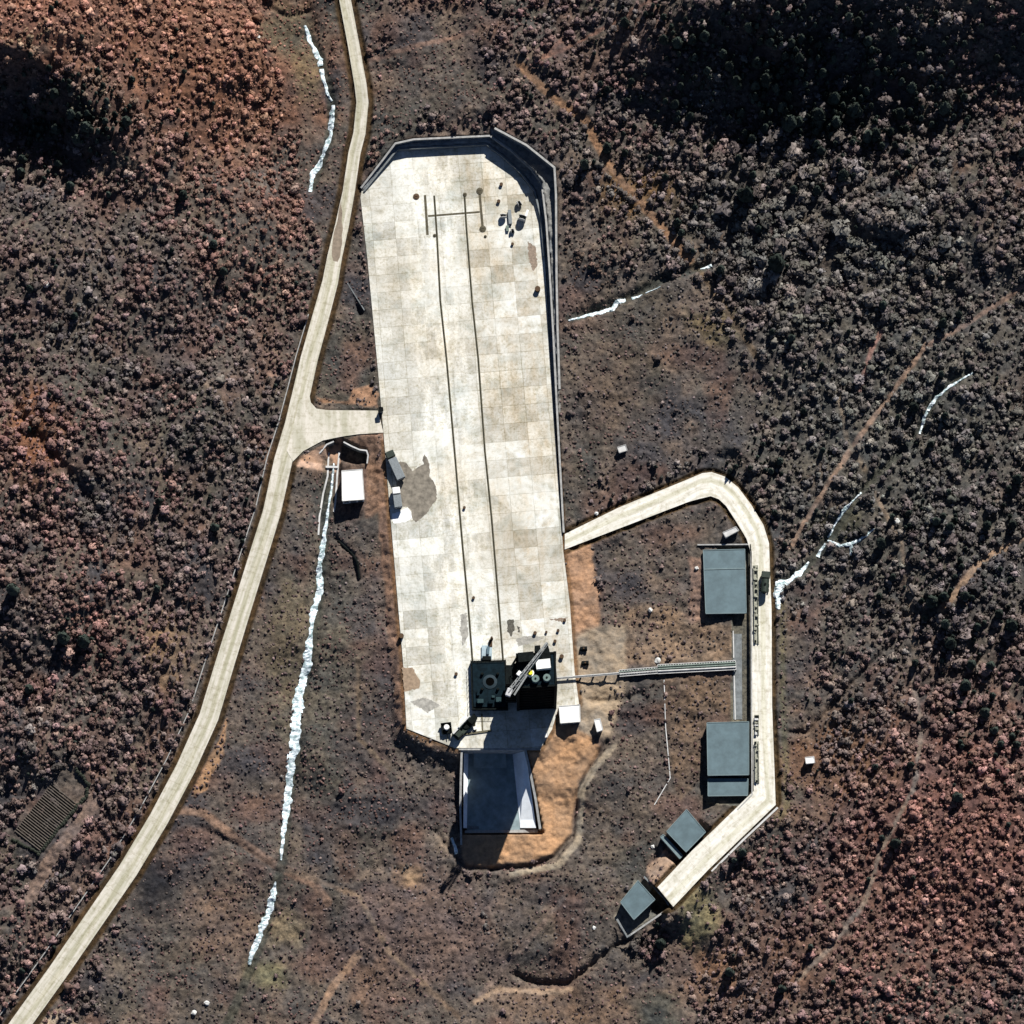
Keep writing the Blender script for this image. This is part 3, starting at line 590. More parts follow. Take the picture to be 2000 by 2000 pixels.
def wall_thing(pts, th, label, cat="wall", m=None, capm=None, base=None, name="retaining_wall", capw=0.12, group=None):
    t = empty(name, W(pts[0][0], pts[0][1], pts[0][2]-1), label, cat, group); t.location = (0, 0, 0)
    p0 = W(*pts[0]); t.location = (p0.x, p0.y, 0)
    a = wall_mesh([(p[0], p[1], p[2]-0.12) for p in pts], th, m or M_CONCD, "wall_face", None, base)
    # shift so that the coping sits on the face
    b = wall_mesh([(p[0], p[1], p[2]) for p in pts], th+capw, capm or M_CONC, "coping", None)
    # trim coping to a slab
    me = b.data; n = len(me.vertices)
    for i in range(0, n, 4):
        zt = me.vertices[i].co.z
        me.vertices[i+2].co.z = zt-0.12; me.vertices[i+3].co.z = zt-0.12
    for o in (a, b):
        o.parent = t; o.matrix_parent_inverse = Matrix.Translation(-Vector(t.location))
    return t
wall_thing(UW, 0.45, "long dark upper retaining wall along the north and east edges of the pale pad", capm=M_CONC)
wall_thing(EWL, 0.5, "outermost tall retaining wall wrapping the pad's upper right corner", capm=M_CONC)
wall_thing(LW, 0.4, "low inner retaining step directly against the pad's top edge", capm=M_CONCD)

# ------------------------------------------------------------------ rails and slots on the pad
def strip(name, pts, wd, h, m, z=0.0, parent=None):
    P = np.array([[W(p[0], p[1], z).x, W(p[0], p[1], z).y] for p in pts]); L = offs(P, wd/2); R = offs(P, -wd/2); bm = NB(); rows = []
    for i in range(len(P)): rows.append([bm.verts.new((*L[i], z+h)), bm.verts.new((*R[i], z+h)), bm.verts.new((*R[i], z-0.05)), bm.verts.new((*L[i], z-0.05))])
    for A, B in zip(rows, rows[1:]):
        for k in range(4): bm.faces.new((A[k], B[k], B[(k+1) % 4], A[(k+1) % 4]))
    bm.faces.new(rows[0]); bm.faces.new(rows[-1][::-1])
    return finish(name, bm, m, parent)
RL = [(848, 382), (853, 454), (860, 588), (872, 700), (890, 907), (903, 1062), (915, 1190), (923, 1294)]
RR = [(907, 378), (911, 446), (922, 588), (934, 700), (947, 881), (960, 1010), (974, 1180), (983, 1296)]
for RP, lab in ((RL, "left one of the two long dark rails running down the pad"), (RR, "right one of the two long dark rails running down the pad")):
    t = empty("rail", (W(*RP[0]).x, W(*RP[0]).y, 0), lab, "rail", "long rails of the launch pad")
    for nme, wd, h, m in (("rail_bed", 0.62, 0.008, M_RAIL), ("rail_head", 0.16, 0.12, M_STEEL)):
        o = strip(nme, RP, wd, h, m); o.parent = t; o.matrix_parent_inverse = Matrix.Translation(-t.location)
tag(strip("rail_slot", [(830, 381), (835, 459)], 0.75, 0.014, M_GROOVE), "left upright of the dark H-shaped rail slots at the top of the pad", "rail slot", "H-shaped rail slots")
tag(strip("rail_slot", [(936, 371), (943, 448)], 0.75, 0.014, M_GROOVE), "right upright of the dark H-shaped rail slots at the top of the pad", "rail slot", "H-shaped rail slots")
tag(strip("rail_slot", [(836, 422), (937, 414)], 0.6, 0.020, M_GROOVE), "thin crossbar of the dark H-shaped rail slots", "rail slot", "H-shaped rail slots")
def hatch(px, py, r, label, z=0.0, h=0.25, m=None, name="steel_hatch", cat="hatch", group="round hatches on the pad"):
    p = W(px, py, z); t = empty(name, p, label, cat, group)
    bm = NB(); tube(bm, (0, 0, 0), (0, 0, h*0.6), r*1.0, r*1.0, 16); finish("rim", bm, m or M_RUST, t)
    bm = NB(); tube(bm, (0, 0, h*0.6), (0, 0, h), r*0.8, r*0.6, 16); box(bm, (0, 0, h+0.05), (r*0.8, 0.08, 0.1)); finish("lid", bm, m or M_RUST, t)
    return t
hatch(813, 384, 0.95, "round rust-brown hatch left of the H-shaped slots")
hatch(937, 373, 1.0, "dark round hatch capping the top of the H's right upright", m=M_GROOVE)
hatch(943, 447, 1.0, "olive dark round hatch at the foot of the H's right upright", m=M_GROOVE)
hatch(908, 380, 0.6, "smaller hatch at the top end of the right long rail", m=M_GROOVE)
hatch(849, 460, 0.5, "small hatch beside the left long rail just under the H", m=M_GROOVE)
hatch(948, 462, 0.45, "tiny hatch just below the H's right upright", m=M_GROOVE)
for px, py, r, lab in [(979, 361, .5, "small brown drum near the pad's upper right curve"), (974, 394, .5, "small brown drum left of the cable reels"), (907, 992, .4, "lone dark drum between the two long rails halfway down"), (925, 1168, .4, "lone dark drum close to the left rail in the lower pad"),
                       (1045, 1237, .5, "dark drum above the service tower"), (1067, 1235, .35, "thin brown drum right of the dark one above the tower"), (1084, 1253, .45, "brown drum right of the crane tip"), (1097, 1283, .6, "dark oval drum right of the white tower roof"), (1090, 1232, .4, "brown drum near the pad's lower right edge"), (1103, 1212, .4, "upper of the small brown drums near the lower right pad edge"),
                       (891, 1317, .45, "small brown drum left of the launch table"), (1050, 566, .8, "dark drum standing by the pad's right edge under the wall"), (1001, 477, .4, "grey drum below the cable reels"), (784, 1243, .7, "dark green drum on the pad's lower left edge"), (789, 1412, .6, "dark drum at the pad's bottom left corner")]:
    p = W(px, py); t = empty("drum", p, lab, "drum", "drums scattered on the pad")
    bm = NB(); tube(bm, (0, 0, 0), (0, 0, r*1.5), r, r, 12); finish("barrel", bm, M_RUST if 'brown' in lab else M_STEEL, t)
    bm = NB(); tube(bm, (0, 0, r*1.5), (0, 0, r*1.5+.06), r*1.06, r*1.06, 12); finish("lid", bm, M_RUST, t)
# cable reels and crates under the wall
def reel(px, py, r, label, rot, w_=0.9):
    p = W(px, py); t = empty("cable_reel", p, label, "cable reel", "cable reels by the right wall", rz=rot)
    for s_ in (-1, 1):
        bm = NB(); tube(bm, (s_*w_/2-.06, 0, r), (s_*w_/2+.06, 0, r), r, r, 18); finish("flange", bm, M_CONCL, t)
    bm = NB(); tube(bm, (-w_/2+.07, 0, r), (w_/2-.07, 0, r), r*.78, r*.78, 16); finish("cable", bm, M_STEEL, t)
reel(1014, 399, 0.9, "small cable reel at the top of the reel cluster", 0.5)
reel(1020, 428, 1.25, "largest cable reel with a pale flange near the right wall", 1.3, 1.2)
reel(983, 424, 1.0, "cable reel standing left of the pale tarpaulin stack", 1.6, 0.8)
reel(1001, 452, 0.7, "smallest cable reel at the bottom of the reel cluster", 0.2)
def crate(px, py, s, rz, label, m, z=0.0, group="crates on the pad"):
    p = W(px, py, z); t = empty("crate", p, label, "crate", group, rz=rz)
    bm = NB(); box(bm, (0, 0, s[2]/2+.1), s, bev=0.04); finish("case", bm, m, t)
    bm = NB(); box(bm, (0, 0, s[2]+.16), (s[0]+.12, s[1]+.12, .1)); finish("lid", bm, m, t)
    bm = NB()
    for q in (-1, 1): box(bm, (q*s[0]*.35, 0, .05), (.12, s[1], .1))
    finish("skid", bm, M_STEEL, t)
crate(996, 425, (0.9, 4.2, 0.7), 0.08, "long pale green-grey crate standing between two cable reels", M_TRUCKG)
crate(991, 447, (0.7, 1.6, 0.5), 0.1, "short olive crate left of the smallest reel", M_GREEN)
crate(1028, 420, (0.5, 3.0, 0.3), -0.3, "thin white case right of the largest cable reel", M_WHITE)

# ------------------------------------------------------------------ brown patches, white patch, scattered clutter
BROWNP = [(781, 900), (795, 905), (800, 913), (806, 920), (819, 910), (827, 906), (825, 896), (829, 887), (834, 893), (839, 910), (839, 930), (848, 941), (852, 953), (853, 976), (845, 986), (835, 1001), (823, 1013), (812, 1020), (805, 1013), (803, 997), (796, 989), (781, 989), (775, 963), (772, 930), (776, 905)]
Qm = resample(poly_w(BROWNP+[BROWNP[0]]), 0.5)[:-1]
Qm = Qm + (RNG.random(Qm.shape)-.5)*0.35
tag(sheet("brown_patch", Qm, 0.006, M_BROWN), kind="structure")  # irregular brown-grey sheet lying just above the slabs
Qm = resample(poly_w([(785, 1305), (805, 1302), (820, 1330), (818, 1345), (790, 1350), (785, 1305)]), 0.6)[:-1]; Qm = Qm+(RNG.random(Qm.shape)-.5)*0.5
tag(sheet("brown_patch", Qm, 0.006, mat("pinkish brown mud", (0.26, 0.19, 0.13), var=0.3, vscale=1.0)), kind="structure")
Qm = resample(poly_w([(766, 1003), (780, 1000), (796, 991), (803, 1000), (804, 1012), (790, 1020), (768, 1022), (766, 1003)]), 0.6)[:-1]; Qm = Qm+(RNG.random(Qm.shape)-.5)*0.25
tag(sheet("snow_patch", Qm, 0.010, mat("thin snow", (0.78, 0.8, 0.82), var=0.1, vscale=1)), kind="structure")
for (u0, u1, nm) in ((8.3, 10.2, "brown_patch"),):
    us = np.linspace(u0, u1, 25); ix = np.arange(len(MAIN)); cw = np.column_stack([np.interp(us, ix, MAINW[:, 0]), np.interp(us, ix, MAINW[:, 1])]); dw = np.column_stack([np.interp(us, ix, dirs[:, 0]), np.interp(us, ix, dirs[:, 1])])
    lw_ = np.interp(us, [u0, u1-.6, u1], [1.7, 1.75, .3])+np.sin(us*9)*.12; rw_ = np.interp(us, [u0, u0+.9, u1-.4, u1], [-1.6, .6, 1.5, 1.3])+np.sin(us*14)*.15
    ribbon(nm, cw+dw*rw_[:, None], cw-dw*lw_[:, None], np.interp(us, ix, MAINZ)+.012, mat("brown road mud", (.20, .16, .12), var=.3, vscale=.8), thick=.01)
def stain(pts, m, nme="oil_stain"):
    Q = resample(poly_w(pts+[pts[0]]), 0.35)[:-1]; Q = Q+(RNG.random(Q.shape)-.5)*0.5
    return tag(sheet(nme, Q, 0.005, m), kind="structure")
M_OIL = mat("oily concrete", (0.085, 0.08, 0.065), var=0.5, vscale=1.5)
stain([(990, 1212), (1003, 1210), (1005, 1228), (998, 1243), (990, 1232)], M_OIL)
stain([(1010, 1224), (1017, 1226), (1013, 1236)], M_OIL)
stain([(1030, 472), (1046, 480), (1050, 520), (1040, 530), (1032, 500)], mat("brown seepage", (0.22, 0.17, 0.13), var=0.4, vscale=1.5))
stain([(900, 1200), (912, 1196), (914, 1240), (904, 1262), (898, 1230)], mat("faint scorch", (.30, .29, .26), var=.4, vscale=.8))
stain([(1008, 1248), (1040, 1240), (1062, 1246), (1040, 1256), (1012, 1262)], mat("faint scorch", (.3, .3, .3)))
stain([(800, 1370), (830, 1362), (860, 1378), (835, 1392)], mat("faint scorch", (.3, .3, .3)))
stain([(1070, 1210), (1110, 1205), (1100, 1215)], mat("brown seepage", (0.2, 0.1, 0.1)))

# ------------------------------------------------------------------ vehicles
def wheels(t, L, wd, xsn, r=0.5):
    for x in xsn:
        for s_ in (-1, 1):
            bm = NB(); tube(bm, (x, s_*(wd/2-.12)-.15, r), (x, s_*(wd/2-.12)+.15, r), r, r, 14)
            o = finish("wheel", bm, M_TYRE, t)
            bm = NB(); tube(bm, (x, s_*(wd/2+.03)-.02, r), (x, s_*(wd/2+.03)+.02, r), r*.5, r*.5, 10); finish("rim", bm, M_STEELG, o)
def truck(px, py, rz, L, wd, label, body, cab, z=0.0, tank=False, boxh=1.6, cat="truck", group=None):
    p = W(px, py, z); t = empty("parked_truck", (p.x, p.y, z), label, cat, group, rz=rz)
    bm = NB(); box(bm, (0, 0, .75), (L, wd*.4, .25)); finish("chassis", bm, M_STEEL, t)
    bm = NB(); box(bm, (L/2-1.0, 0, 1.6), (2.0, wd, 1.6), bev=.15); c = finish("cab", bm, cab, t)
    bm = NB(); box(bm, (L/2-.25, 0, 1.95), (.52, wd-.4, .6)); finish("windscreen", bm, M_GLASS, c)
    for s_ in (-1, 1):
        bm = NB(); box(bm, (L/2, s_*(wd/2-.3), 1.05), (.08, .3, .2)); finish("headlight", bm, M_CONCL, c)
    bm = NB()
    if tank:
        tube(bm, (-L/2+.2, 0, 1.95), (L/2-2.4, 0, 1.95), wd*.46, wd*.46, 18); finish("tank", bm, body, t)
        bm = NB(); tube(bm, (-.8, 0, 1.9+wd*.46), (-.8, 0, 2.15+wd*.46), .35, .35, 12); finish("hatch", bm, M_STEEL, t)
    else:
        box(bm, (-1.15, 0, .95+boxh/2), (L-2.5, wd, boxh), bev=.08); finish("cargo_box", bm, body, t)
    wheels(t, L, wd, (L/2-1.1, -L/2+1.2, -L/2+2.5))
    return t
truck(772, 912, math.radians(114), 9.2, 2.6, "long dark truck with grey cargo cover parked on the mud patch's left", M_TRUCKG, M_TRUCK)
truck(776, 975, math.radians(98), 6.2, 2.3, "short truck with a white cab and grey body below the long dark truck", M_TRUCKG, M_WHITE)
truck(1494, 1140, math.radians(85), 6.4, 2.5, "dark tanker truck parked on the right-hand loop road", M_TRUCK, M_TRUCK, z=1.2, tank=True)
# boxy dark trailer with white drum
p = W(872, 1424); t = empty("tank_trailer", (p.x, p.y, 0), "square dark trailer carrying one round white tank at the pad's bottom left", "trailer", rz=0.12)
bm = NB(); box(bm, (0, 0, 1.0), (3.0, 3.2, .5), bev=.06); box(bm, (0, 1.5, 1.5), (3.0, .15, .8)); box(bm, (1.45, 0, 1.5), (.15, 3.0, .8)); finish("bed", bm, M_STEEL, t)
bm = NB(); tube(bm, (0.1, 0.2, 1.25), (0.1, 0.2, 2.3), .85, .75, 18); finish("tank", bm, M_WHITE, t)
bm = NB(); beam(bm, (0, -1.6, .8), (0, -3.0, .6), .2); finish("drawbar", bm, M_STEEL, t)
wheels(t, 3, 3.2, (-.8, .8), .45)
# mobile crane lying low
p = W(905, 1424); t = empty("mobile_crane", (p.x, p.y, 0), "green-black mobile crane with a pale slanting boom by the launch table's lower left", "crane", rz=math.radians(48))
bm = NB(); box(bm, (0, 0, .95), (7.4, 2.6, .6), bev=.08); finish("carrier", bm, M_TRUCK, t)
bm = NB(); box(bm, (-2.2, .0, 1.9), (2.0, 2.2, 1.3), bev=.12); c = finish("cab", bm, M_TRUCK, t)
bm = NB(); box(bm, (-3.18, 0, 2.1), (.1, 1.8, .6)); finish("windscreen", bm, M_GLASS, c)
bm = NB(); tube(bm, (1.2, 0, 1.25), (1.2, 0, 1.6), 1.1, 1.1, 16); finish("turntable", bm, M_STEEL, t)
bm = NB(); beam(bm, (-3.4, 0.9, 2.9), (3.8, 0.9, 2.3), .55, .5); beam(bm, (-1.0, .9, 3.25), (3.6, .9, 2.8), .4, .3); finish("boom", bm, M_CONCL, t)
bm = NB(); box(bm, (3.0, -.4, 1.9), (1.4, 1.8, 1.0), bev=.1); finish("counterweight", bm, M_STEEL, t)
wheels(t, 7.4, 2.7, (-2.8, -1.4, 1.6, 3.0), .55)
crate(928, 1423, (0.8, 0.8, 0.7), 0.2, "small white crate beside the mobile crane's tail", M_WHITE)
crate(924, 1408, (1.5, 2.6, 1.8), -0.5, "tall black crate between mobile crane and launch table", M_STEEL)
for px_, lab in ((927, "left short rail stub below the launch table"), (942, "right short rail stub below the launch table")):
    tag(strip("rail_stub", [(px_-1, 1394), (px_+1, 1432)], .45, .10, M_RAIL), lab, "rail stub", "rail stubs below the launch table")
tag(strip("buffer_beam", [(908, 1434), (960, 1427)], .6, .3, M_RAIL), "dark horizontal buffer beam across the rail stubs", "buffer beam")

# ------------------------------------------------------------------ launch table
TZ = 1.6
q = [W(919, 1293, 0), W(988, 1291, 0), W(992, 1388, 0), W(922, 1388, 0)]
c0 = sum(q, Vector())/4
t = empty("launch_table", (c0.x, c0.y, 0), "square blue-black launch table with a dark round opening, left of the tower", "launch table")
def loc(v, z): return (v.x-c0.x, v.y-c0.y, z)
bm = NB(); prism(bm, [loc(v, 0)[:2] for v in q], 0.0, TZ); finish("table_base", bm, M_STEEL, t)
bm = NB(); qq = [(Vector(loc(v, 0))*0.90) for v in q]; prism(bm, [v[:2] for v in qq], TZ, TZ+0.25); finish("deck", bm, M_STEELB, t)
hc = W(957, 1332, TZ)-c0; 
bm = NB()
for k in range(28):
    a0 = 2*math.pi*k/28; a1 = 2*math.pi*(k+1)/28
    for (ra, rb, za, zb) in ((1.25, 2.1, .55, .38),):
        vs = [bm.verts.new((hc.x+r_*math.cos(a_), hc.y+r_*math.sin(a_), TZ+zz)) for r_, a_, zz in ((ra, a0, za), (rb, a0, zb), (rb, a1, zb), (ra, a1, za))]
        vl = [bm.verts.new((v.co.x, v.co.y, TZ+.26)) for v in vs]
        bm.faces.new(vs); bm.faces.new((vs[1], vl[1], vl[2], vs[2])); bm.faces.new((vs[0], vs[3], vl[3], vl[0]))
finish("support_ring", bm, mat("ring steel", (0.012, 0.026, 0.036), rough=.8, var=.3), t)
bm = NB(); tube(bm, (hc.x, hc.y, TZ+.26), (hc.x, hc.y, TZ+.40), 1.3, 1.3, 24); finish("flame_opening", bm, mat('soot black', (.002, .002, .002), rough=1, spec=0), t)
for k in range(4):
    a_ = math.pi/4+k*math.pi/2
    bm = NB(); box(bm, (hc.x+3.2*math.cos(a_), hc.y+3.2*math.sin(a_), TZ+.7), (.7, .7, .9), rz=a_, bev=.08); finish("hold_down_post", bm, M_STEEL, t)
for k, (dx, dy, sx, sy, sz) in enumerate([(-2.5, -5.0, 1.8, 1.2, 1.0), (0.5, -5.2, 1.4, 1.0, .8), (2.8, -4.6, 1.6, 1.4, 1.1), (-3.2, -2.6, .8, 1.4, .7), (1.2, -3.6, .9, .7, .5)]):
    bm = NB(); box(bm, (dx, dy, TZ+.25+sz/2), (sx, sy, sz), bev=.06); finish("equipment_cabinet", bm, (M_STEELB if k % 2 else mat("teal cabinet", (0.012, 0.035, 0.040), rough=.8, var=.2)), t)
bm = NB()
for a_, b_ in zip(q, q[1:]+q[:1]):
    A = Vector(loc(a_, TZ+1.05)); B = Vector(loc(b_, TZ+1.05)); beam(bm, A, B, .07)
    for k in range(9):
        P_ = A.lerp(B, k/9); beam(bm, P_, P_-Vector((0, 0, 1.05)), .07)
finish("railing", bm, M_STEEL, t)
# service trolley north of the table
p = W(952, 1283); t = empty("rail_trolley", (p.x, p.y, 0), "pale blue rail trolley with a black hood touching the table's upper edge", "trolley")
bm = NB(); box(bm, (-.2, 1.2, .5), (3.0, 4.2, .3), bev=.05); finish("bed", bm, mat("pale blue deck", (.30, .38, .42), var=.25), t)
bm = NB(); box(bm, (-.2, -.8, 1.2), (2.6, 1.4, 1.3), bev=.15); finish("hood", bm, M_STEEL, t)
bm = NB(); beam(bm, (.1, .6, .8), (.3, 2.8, 1.0), .8, .6); finish("motor", bm, mat("slate blue casing", (.09, .14, .17), var=.3), t)
wheels(t, 4, 2.6, (-.9, .7), .3)
p = W(959, 1252); t = empty("hose_mast", (p.x, p.y, 0), "short brown-olive mast standing above the blue rail trolley", "mast")
bm = NB(); box(bm, (-.1, -.8, .4), (1.0, 2.2, .8), bev=.1); finish("plinth", bm, M_RUST, t)
bm = NB(); tube(bm, (.2, .6, 0), (.2, .6, 2.4), .45, .3, 10); finish("post", bm, M_RUST, t)

# ------------------------------------------------------------------ service tower
TH_ = 31.0
b0 = [W(1010, 1323, 0), W(1082, 1319, 0), W(1084, 1382, 0), W(1012, 1386, 0)]
tc = sum(b0, Vector())/4
T = empty("service_tower", (tc.x, tc.y, 0), "tall black steel service tower casting the long shadow over the trench", "tower")
L_ = [Vector((v.x-tc.x, v.y-tc.y, 0)) for v in b0]
bm = NB()
for v in L_:
    beam(bm, v, v+Vector((0, 0, TH_)), .8)
for k in range(10):
    z = k*TH_/9
    for i in range(4): beam(bm, L_[i]+Vector((0, 0, z)), L_[(i+1) % 4]+Vector((0, 0, z)), .45)
for k in range(9):
    z = k*TH_/9; z2 = (k+1)*TH_/9
    for i in range(4):
        a_, b_ = L_[i], L_[(i+1) % 4]
        beam(bm, a_+Vector((0, 0, z)), b_+Vector((0, 0, z2)), .3); beam(bm, b_+Vector((0, 0, z)), a_+Vector((0, 0, z2)), .3)
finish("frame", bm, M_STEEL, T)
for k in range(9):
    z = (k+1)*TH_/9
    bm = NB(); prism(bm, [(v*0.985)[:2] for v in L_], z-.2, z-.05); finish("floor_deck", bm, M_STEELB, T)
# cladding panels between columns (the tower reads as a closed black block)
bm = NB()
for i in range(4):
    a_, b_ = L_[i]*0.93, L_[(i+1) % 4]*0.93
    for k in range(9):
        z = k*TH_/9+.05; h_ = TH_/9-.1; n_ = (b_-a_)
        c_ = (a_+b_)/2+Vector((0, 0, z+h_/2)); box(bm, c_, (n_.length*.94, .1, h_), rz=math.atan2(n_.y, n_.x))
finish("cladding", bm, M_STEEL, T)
def TP(px, py, z): 
    v = W(px, py, z); return Vector((v.x-tc.x, v.y-tc.y, z))
def tprism(name, pts, z0, z1, m):
    bm = NB(); prism(bm, [TP(a, b, z1)[:2] for a, b in pts], z0, z1); return finish(name, bm, m, T)
R0 = TH_
rh = tprism("roof_house", [(1046, 1289), (1074, 1286), (1076, 1304), (1048, 1307)], R0, R0+2.6, M_WHITE)
for cx, cy in ((1046, 1325), (1068, 1323)):
    v = TP(cx, cy, R0+1.6); bm = NB(); tube(bm, (v.x, v.y, R0), (v.x, v.y, R0+1.6), 1.15, 1.05, 20); o = finish("roof_tank", bm, mat("grey green tank", (.12, .17, .16), var=.2), T)
    bm = NB(); tube(bm, (v.x, v.y, R0+1.6), (v.x, v.y, R0+1.75), .3, .3, 10); finish("vent", bm, M_STEEL, o)
tprism("machine_house", [(1011, 1275), (1042, 1272), (1044, 1290), (1013, 1293)], R0, R0+1.8, M_STEEL)
tprism("hoist_block", [(1044, 1261), (1055, 1260), (1056, 1272), (1045, 1273)], R0-6, R0+1.5, M_STEEL)
tprism("side_stair", [(1076, 1284), (1085, 1284), (1088, 1330), (1078, 1330)], 0.5, R0-3, M_STEEL)
# sloping black wing behind crane tip
bm = NB(); A = TP(1069, 1254, R0+1); B = TP(1078, 1290, R0); Cc = TP(1052, 1290, R0)
vs = [bm.verts.new(A), bm.verts.new(B), bm.verts.new(Cc)]; v2 = [bm.verts.new(v.co-Vector((0, 0, 1.2))) for v in vs]
bm.faces.new(vs); bm.faces.new(v2[::-1])
for i in range(3): bm.faces.new((vs[i], vs[(i+1) % 3], v2[(i+1) % 3], v2[i]))
finish("roof_wing", bm, M_STEEL, T)
for k in range(7):  # closed boxes up the full height, added to widen the tower's shadow
    z = 3.2+k*3.9; yy = (L_[0].y+L_[3].y)/2
    bm = NB(); box(bm, (L_[0].x-1.75, yy-.6, z+1.2), (3.2, 5.6, 2.5), bev=.05)
    sp_ = finish("shadow_swing_platform", bm, M_STEEL, T)
    bm = NB(); box(bm, (L_[0].x-3.38, yy-.6, z+1.4), (.06, 4.6, 1.1)); finish("platform_rail", bm, M_STEELG if k == 3 else M_STEELB, sp_)
# lattice at left of the roof
bm = NB()
for (a_, b_) in (((1000, 1300), (1012, 1280)), ((996, 1322), (1006, 1296)), ((996, 1322), (1012, 1322)), ((1006, 1296), (1014, 1300)), ((1000, 1340), (996, 1322))):
    beam(bm, TP(*a_, R0-2), TP(*b_, R0-2), .55)
finish("lattice_bracket", bm, M_STEEL, T)
v = TP(1036, 1313, R0+2.4)
bm = NB(); tube(bm, (v.x, v.y, R0), (v.x, v.y, R0+1.6), 1.05, 1.05, 14); bl = finish("beacon_base", bm, M_WHITE, T)
bm = NB(); tube(bm, (v.x, v.y, R0+1.6), (v.x, v.y, R0+2.2), .72, .6, 12); finish("beacon_cap", bm, M_YEL, bl)
# roof crane, a thing of its own on the tower
zc = R0+3.2
A = W(1069, 1256, zc); B = W(994, 1353, zc)
K = empty("roof_crane", W(1030, 1303, R0), "grey lattice crane boom slanting across the tower's roof", "crane")
ko = Vector(K.location); A = A-ko; B = B-ko; d = (B-A).normalized(); nrm = Vector((-d.y, d.x, 0))
bm = NB()
for s_ in (-1, 1): beam(bm, A+nrm*s_*.35, B+nrm*s_*.75, .22)
beam(bm, A+Vector((0, 0, .6)), B+Vector((0, 0, 1.1)), .25)
Ln = (B-A).length; n_ = 18
for k in range(n_):
    u0 = k/n_; u1 = (k+1)/n_; w0 = .35+.4*u0; w1 = .35+.4*u1; s_ = 1 if k % 2 else -1
    P0 = A.lerp(B, u0); P1 = A.lerp(B, u1)
    beam(bm, P0+nrm*s_*w0, P1-nrm*s_*w1, .13); beam(bm, P0+nrm*w0, P0-nrm*w0, .12); beam(bm, P0+nrm*s_*w0, P1+Vector((0, 0, .6+.5*u1)), .12)
finish("boom", bm, M_STEELG, K)
bm = NB(); box(bm, B+Vector((0, 0, .3)), (2.3, 1.5, 1.3), rz=math.atan2(d.y, d.x)+.3, bev=.12); finish("counterweight", bm, mat("light grey casing", (.45, .45, .46), var=.2), K)
bm = NB(); beam(bm, A.lerp(B, .6)+nrm*1.0, A.lerp(B, .98)+nrm*1.6, .5); finish("catwalk", bm, M_STEELG, K)
bm = NB(); P_ = A.lerp(B, .48); tube(bm, (P_.x, P_.y, -.0), (P_.x, P_.y, P_.z), .6, .5, 12); finish("pedestal", bm, M_STEEL, K)
bm = NB(); P_ = A.lerp(B, .66)-nrm*1.1; box(bm, P_, (1.4, 1.0, 1.0), rz=math.atan2(d.y, d.x), bev=.1); c_ = finish("winch", bm, M_WHITE, K)

# ------------------------------------------------------------------ flame trench
p = W(960, 1540, -6); TRt = empty("flame_trench", (p.x, p.y, -6), "open concrete flame trench below the pad with sloping pale side walls", "flame trench"); to = Vector(TRt.location)
def tz(px, py, z): return W(px, py, z)-to
def quad(name, pts, m, thick=.4, parent=TRt):
    bm = NB(); vs = [bm.verts.new(tz(*q_)) for q_ in pts]; v2 = [bm.verts.new(v.co-Vector((0, 0, thick))) for v in vs]
    bm.faces.new(vs); bm.faces.new(v2[::-1])
    for i in range(len(vs)): bm.faces.new((vs[i], vs[(i+1) % len(vs)], v2[(i+1) % len(vs)], v2[i]))
    return finish(name, bm, m, parent)
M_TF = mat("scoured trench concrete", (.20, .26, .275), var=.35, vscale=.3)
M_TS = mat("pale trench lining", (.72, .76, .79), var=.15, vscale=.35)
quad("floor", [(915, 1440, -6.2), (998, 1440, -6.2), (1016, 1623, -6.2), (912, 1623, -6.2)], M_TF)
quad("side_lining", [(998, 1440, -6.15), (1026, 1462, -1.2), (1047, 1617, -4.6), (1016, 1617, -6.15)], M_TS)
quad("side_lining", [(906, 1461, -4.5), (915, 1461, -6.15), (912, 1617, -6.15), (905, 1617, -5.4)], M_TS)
for pts, th in (([(1025, 1461, -.1), (1034, 1500, -.9), (1046, 1560, -2.6), (1055, 1619, -4.3)], .7), ([(902, 1461, -.4), (900, 1520, -1.8), (899, 1580, -3.4), (901, 1650, -5.0)], .6)):
    a = wall_mesh(pts, th, M_CONC, "side_wall", None, -8.0); a.parent = TRt; a.matrix_parent_inverse = Matrix.Translation(-to)
a = wall_mesh([(896, 1463, -.12), (1056, 1463, -.12)], .6, M_CONC, "headwall", None, -8.0); a.parent = TRt; a.matrix_parent_inverse = Matrix.Translation(-to)
quad("deflector", [(925, 1440, -4.2), (985, 1440, -4.2), (990, 1500, -6.15), (925, 1500, -6.15)], M_TF, .3)
quad("sill", [(908, 1622, -6.05), (1050, 1620, -6.05), (1050, 1626, -6.05), (908, 1627, -6.05)], M_CONC, .5)
quad("drain_cover", [(913, 1612, -6.1), (935, 1614, -6.1), (935, 1619, -6.1), (913, 1620, -6.1)], M_CONCD, .1)

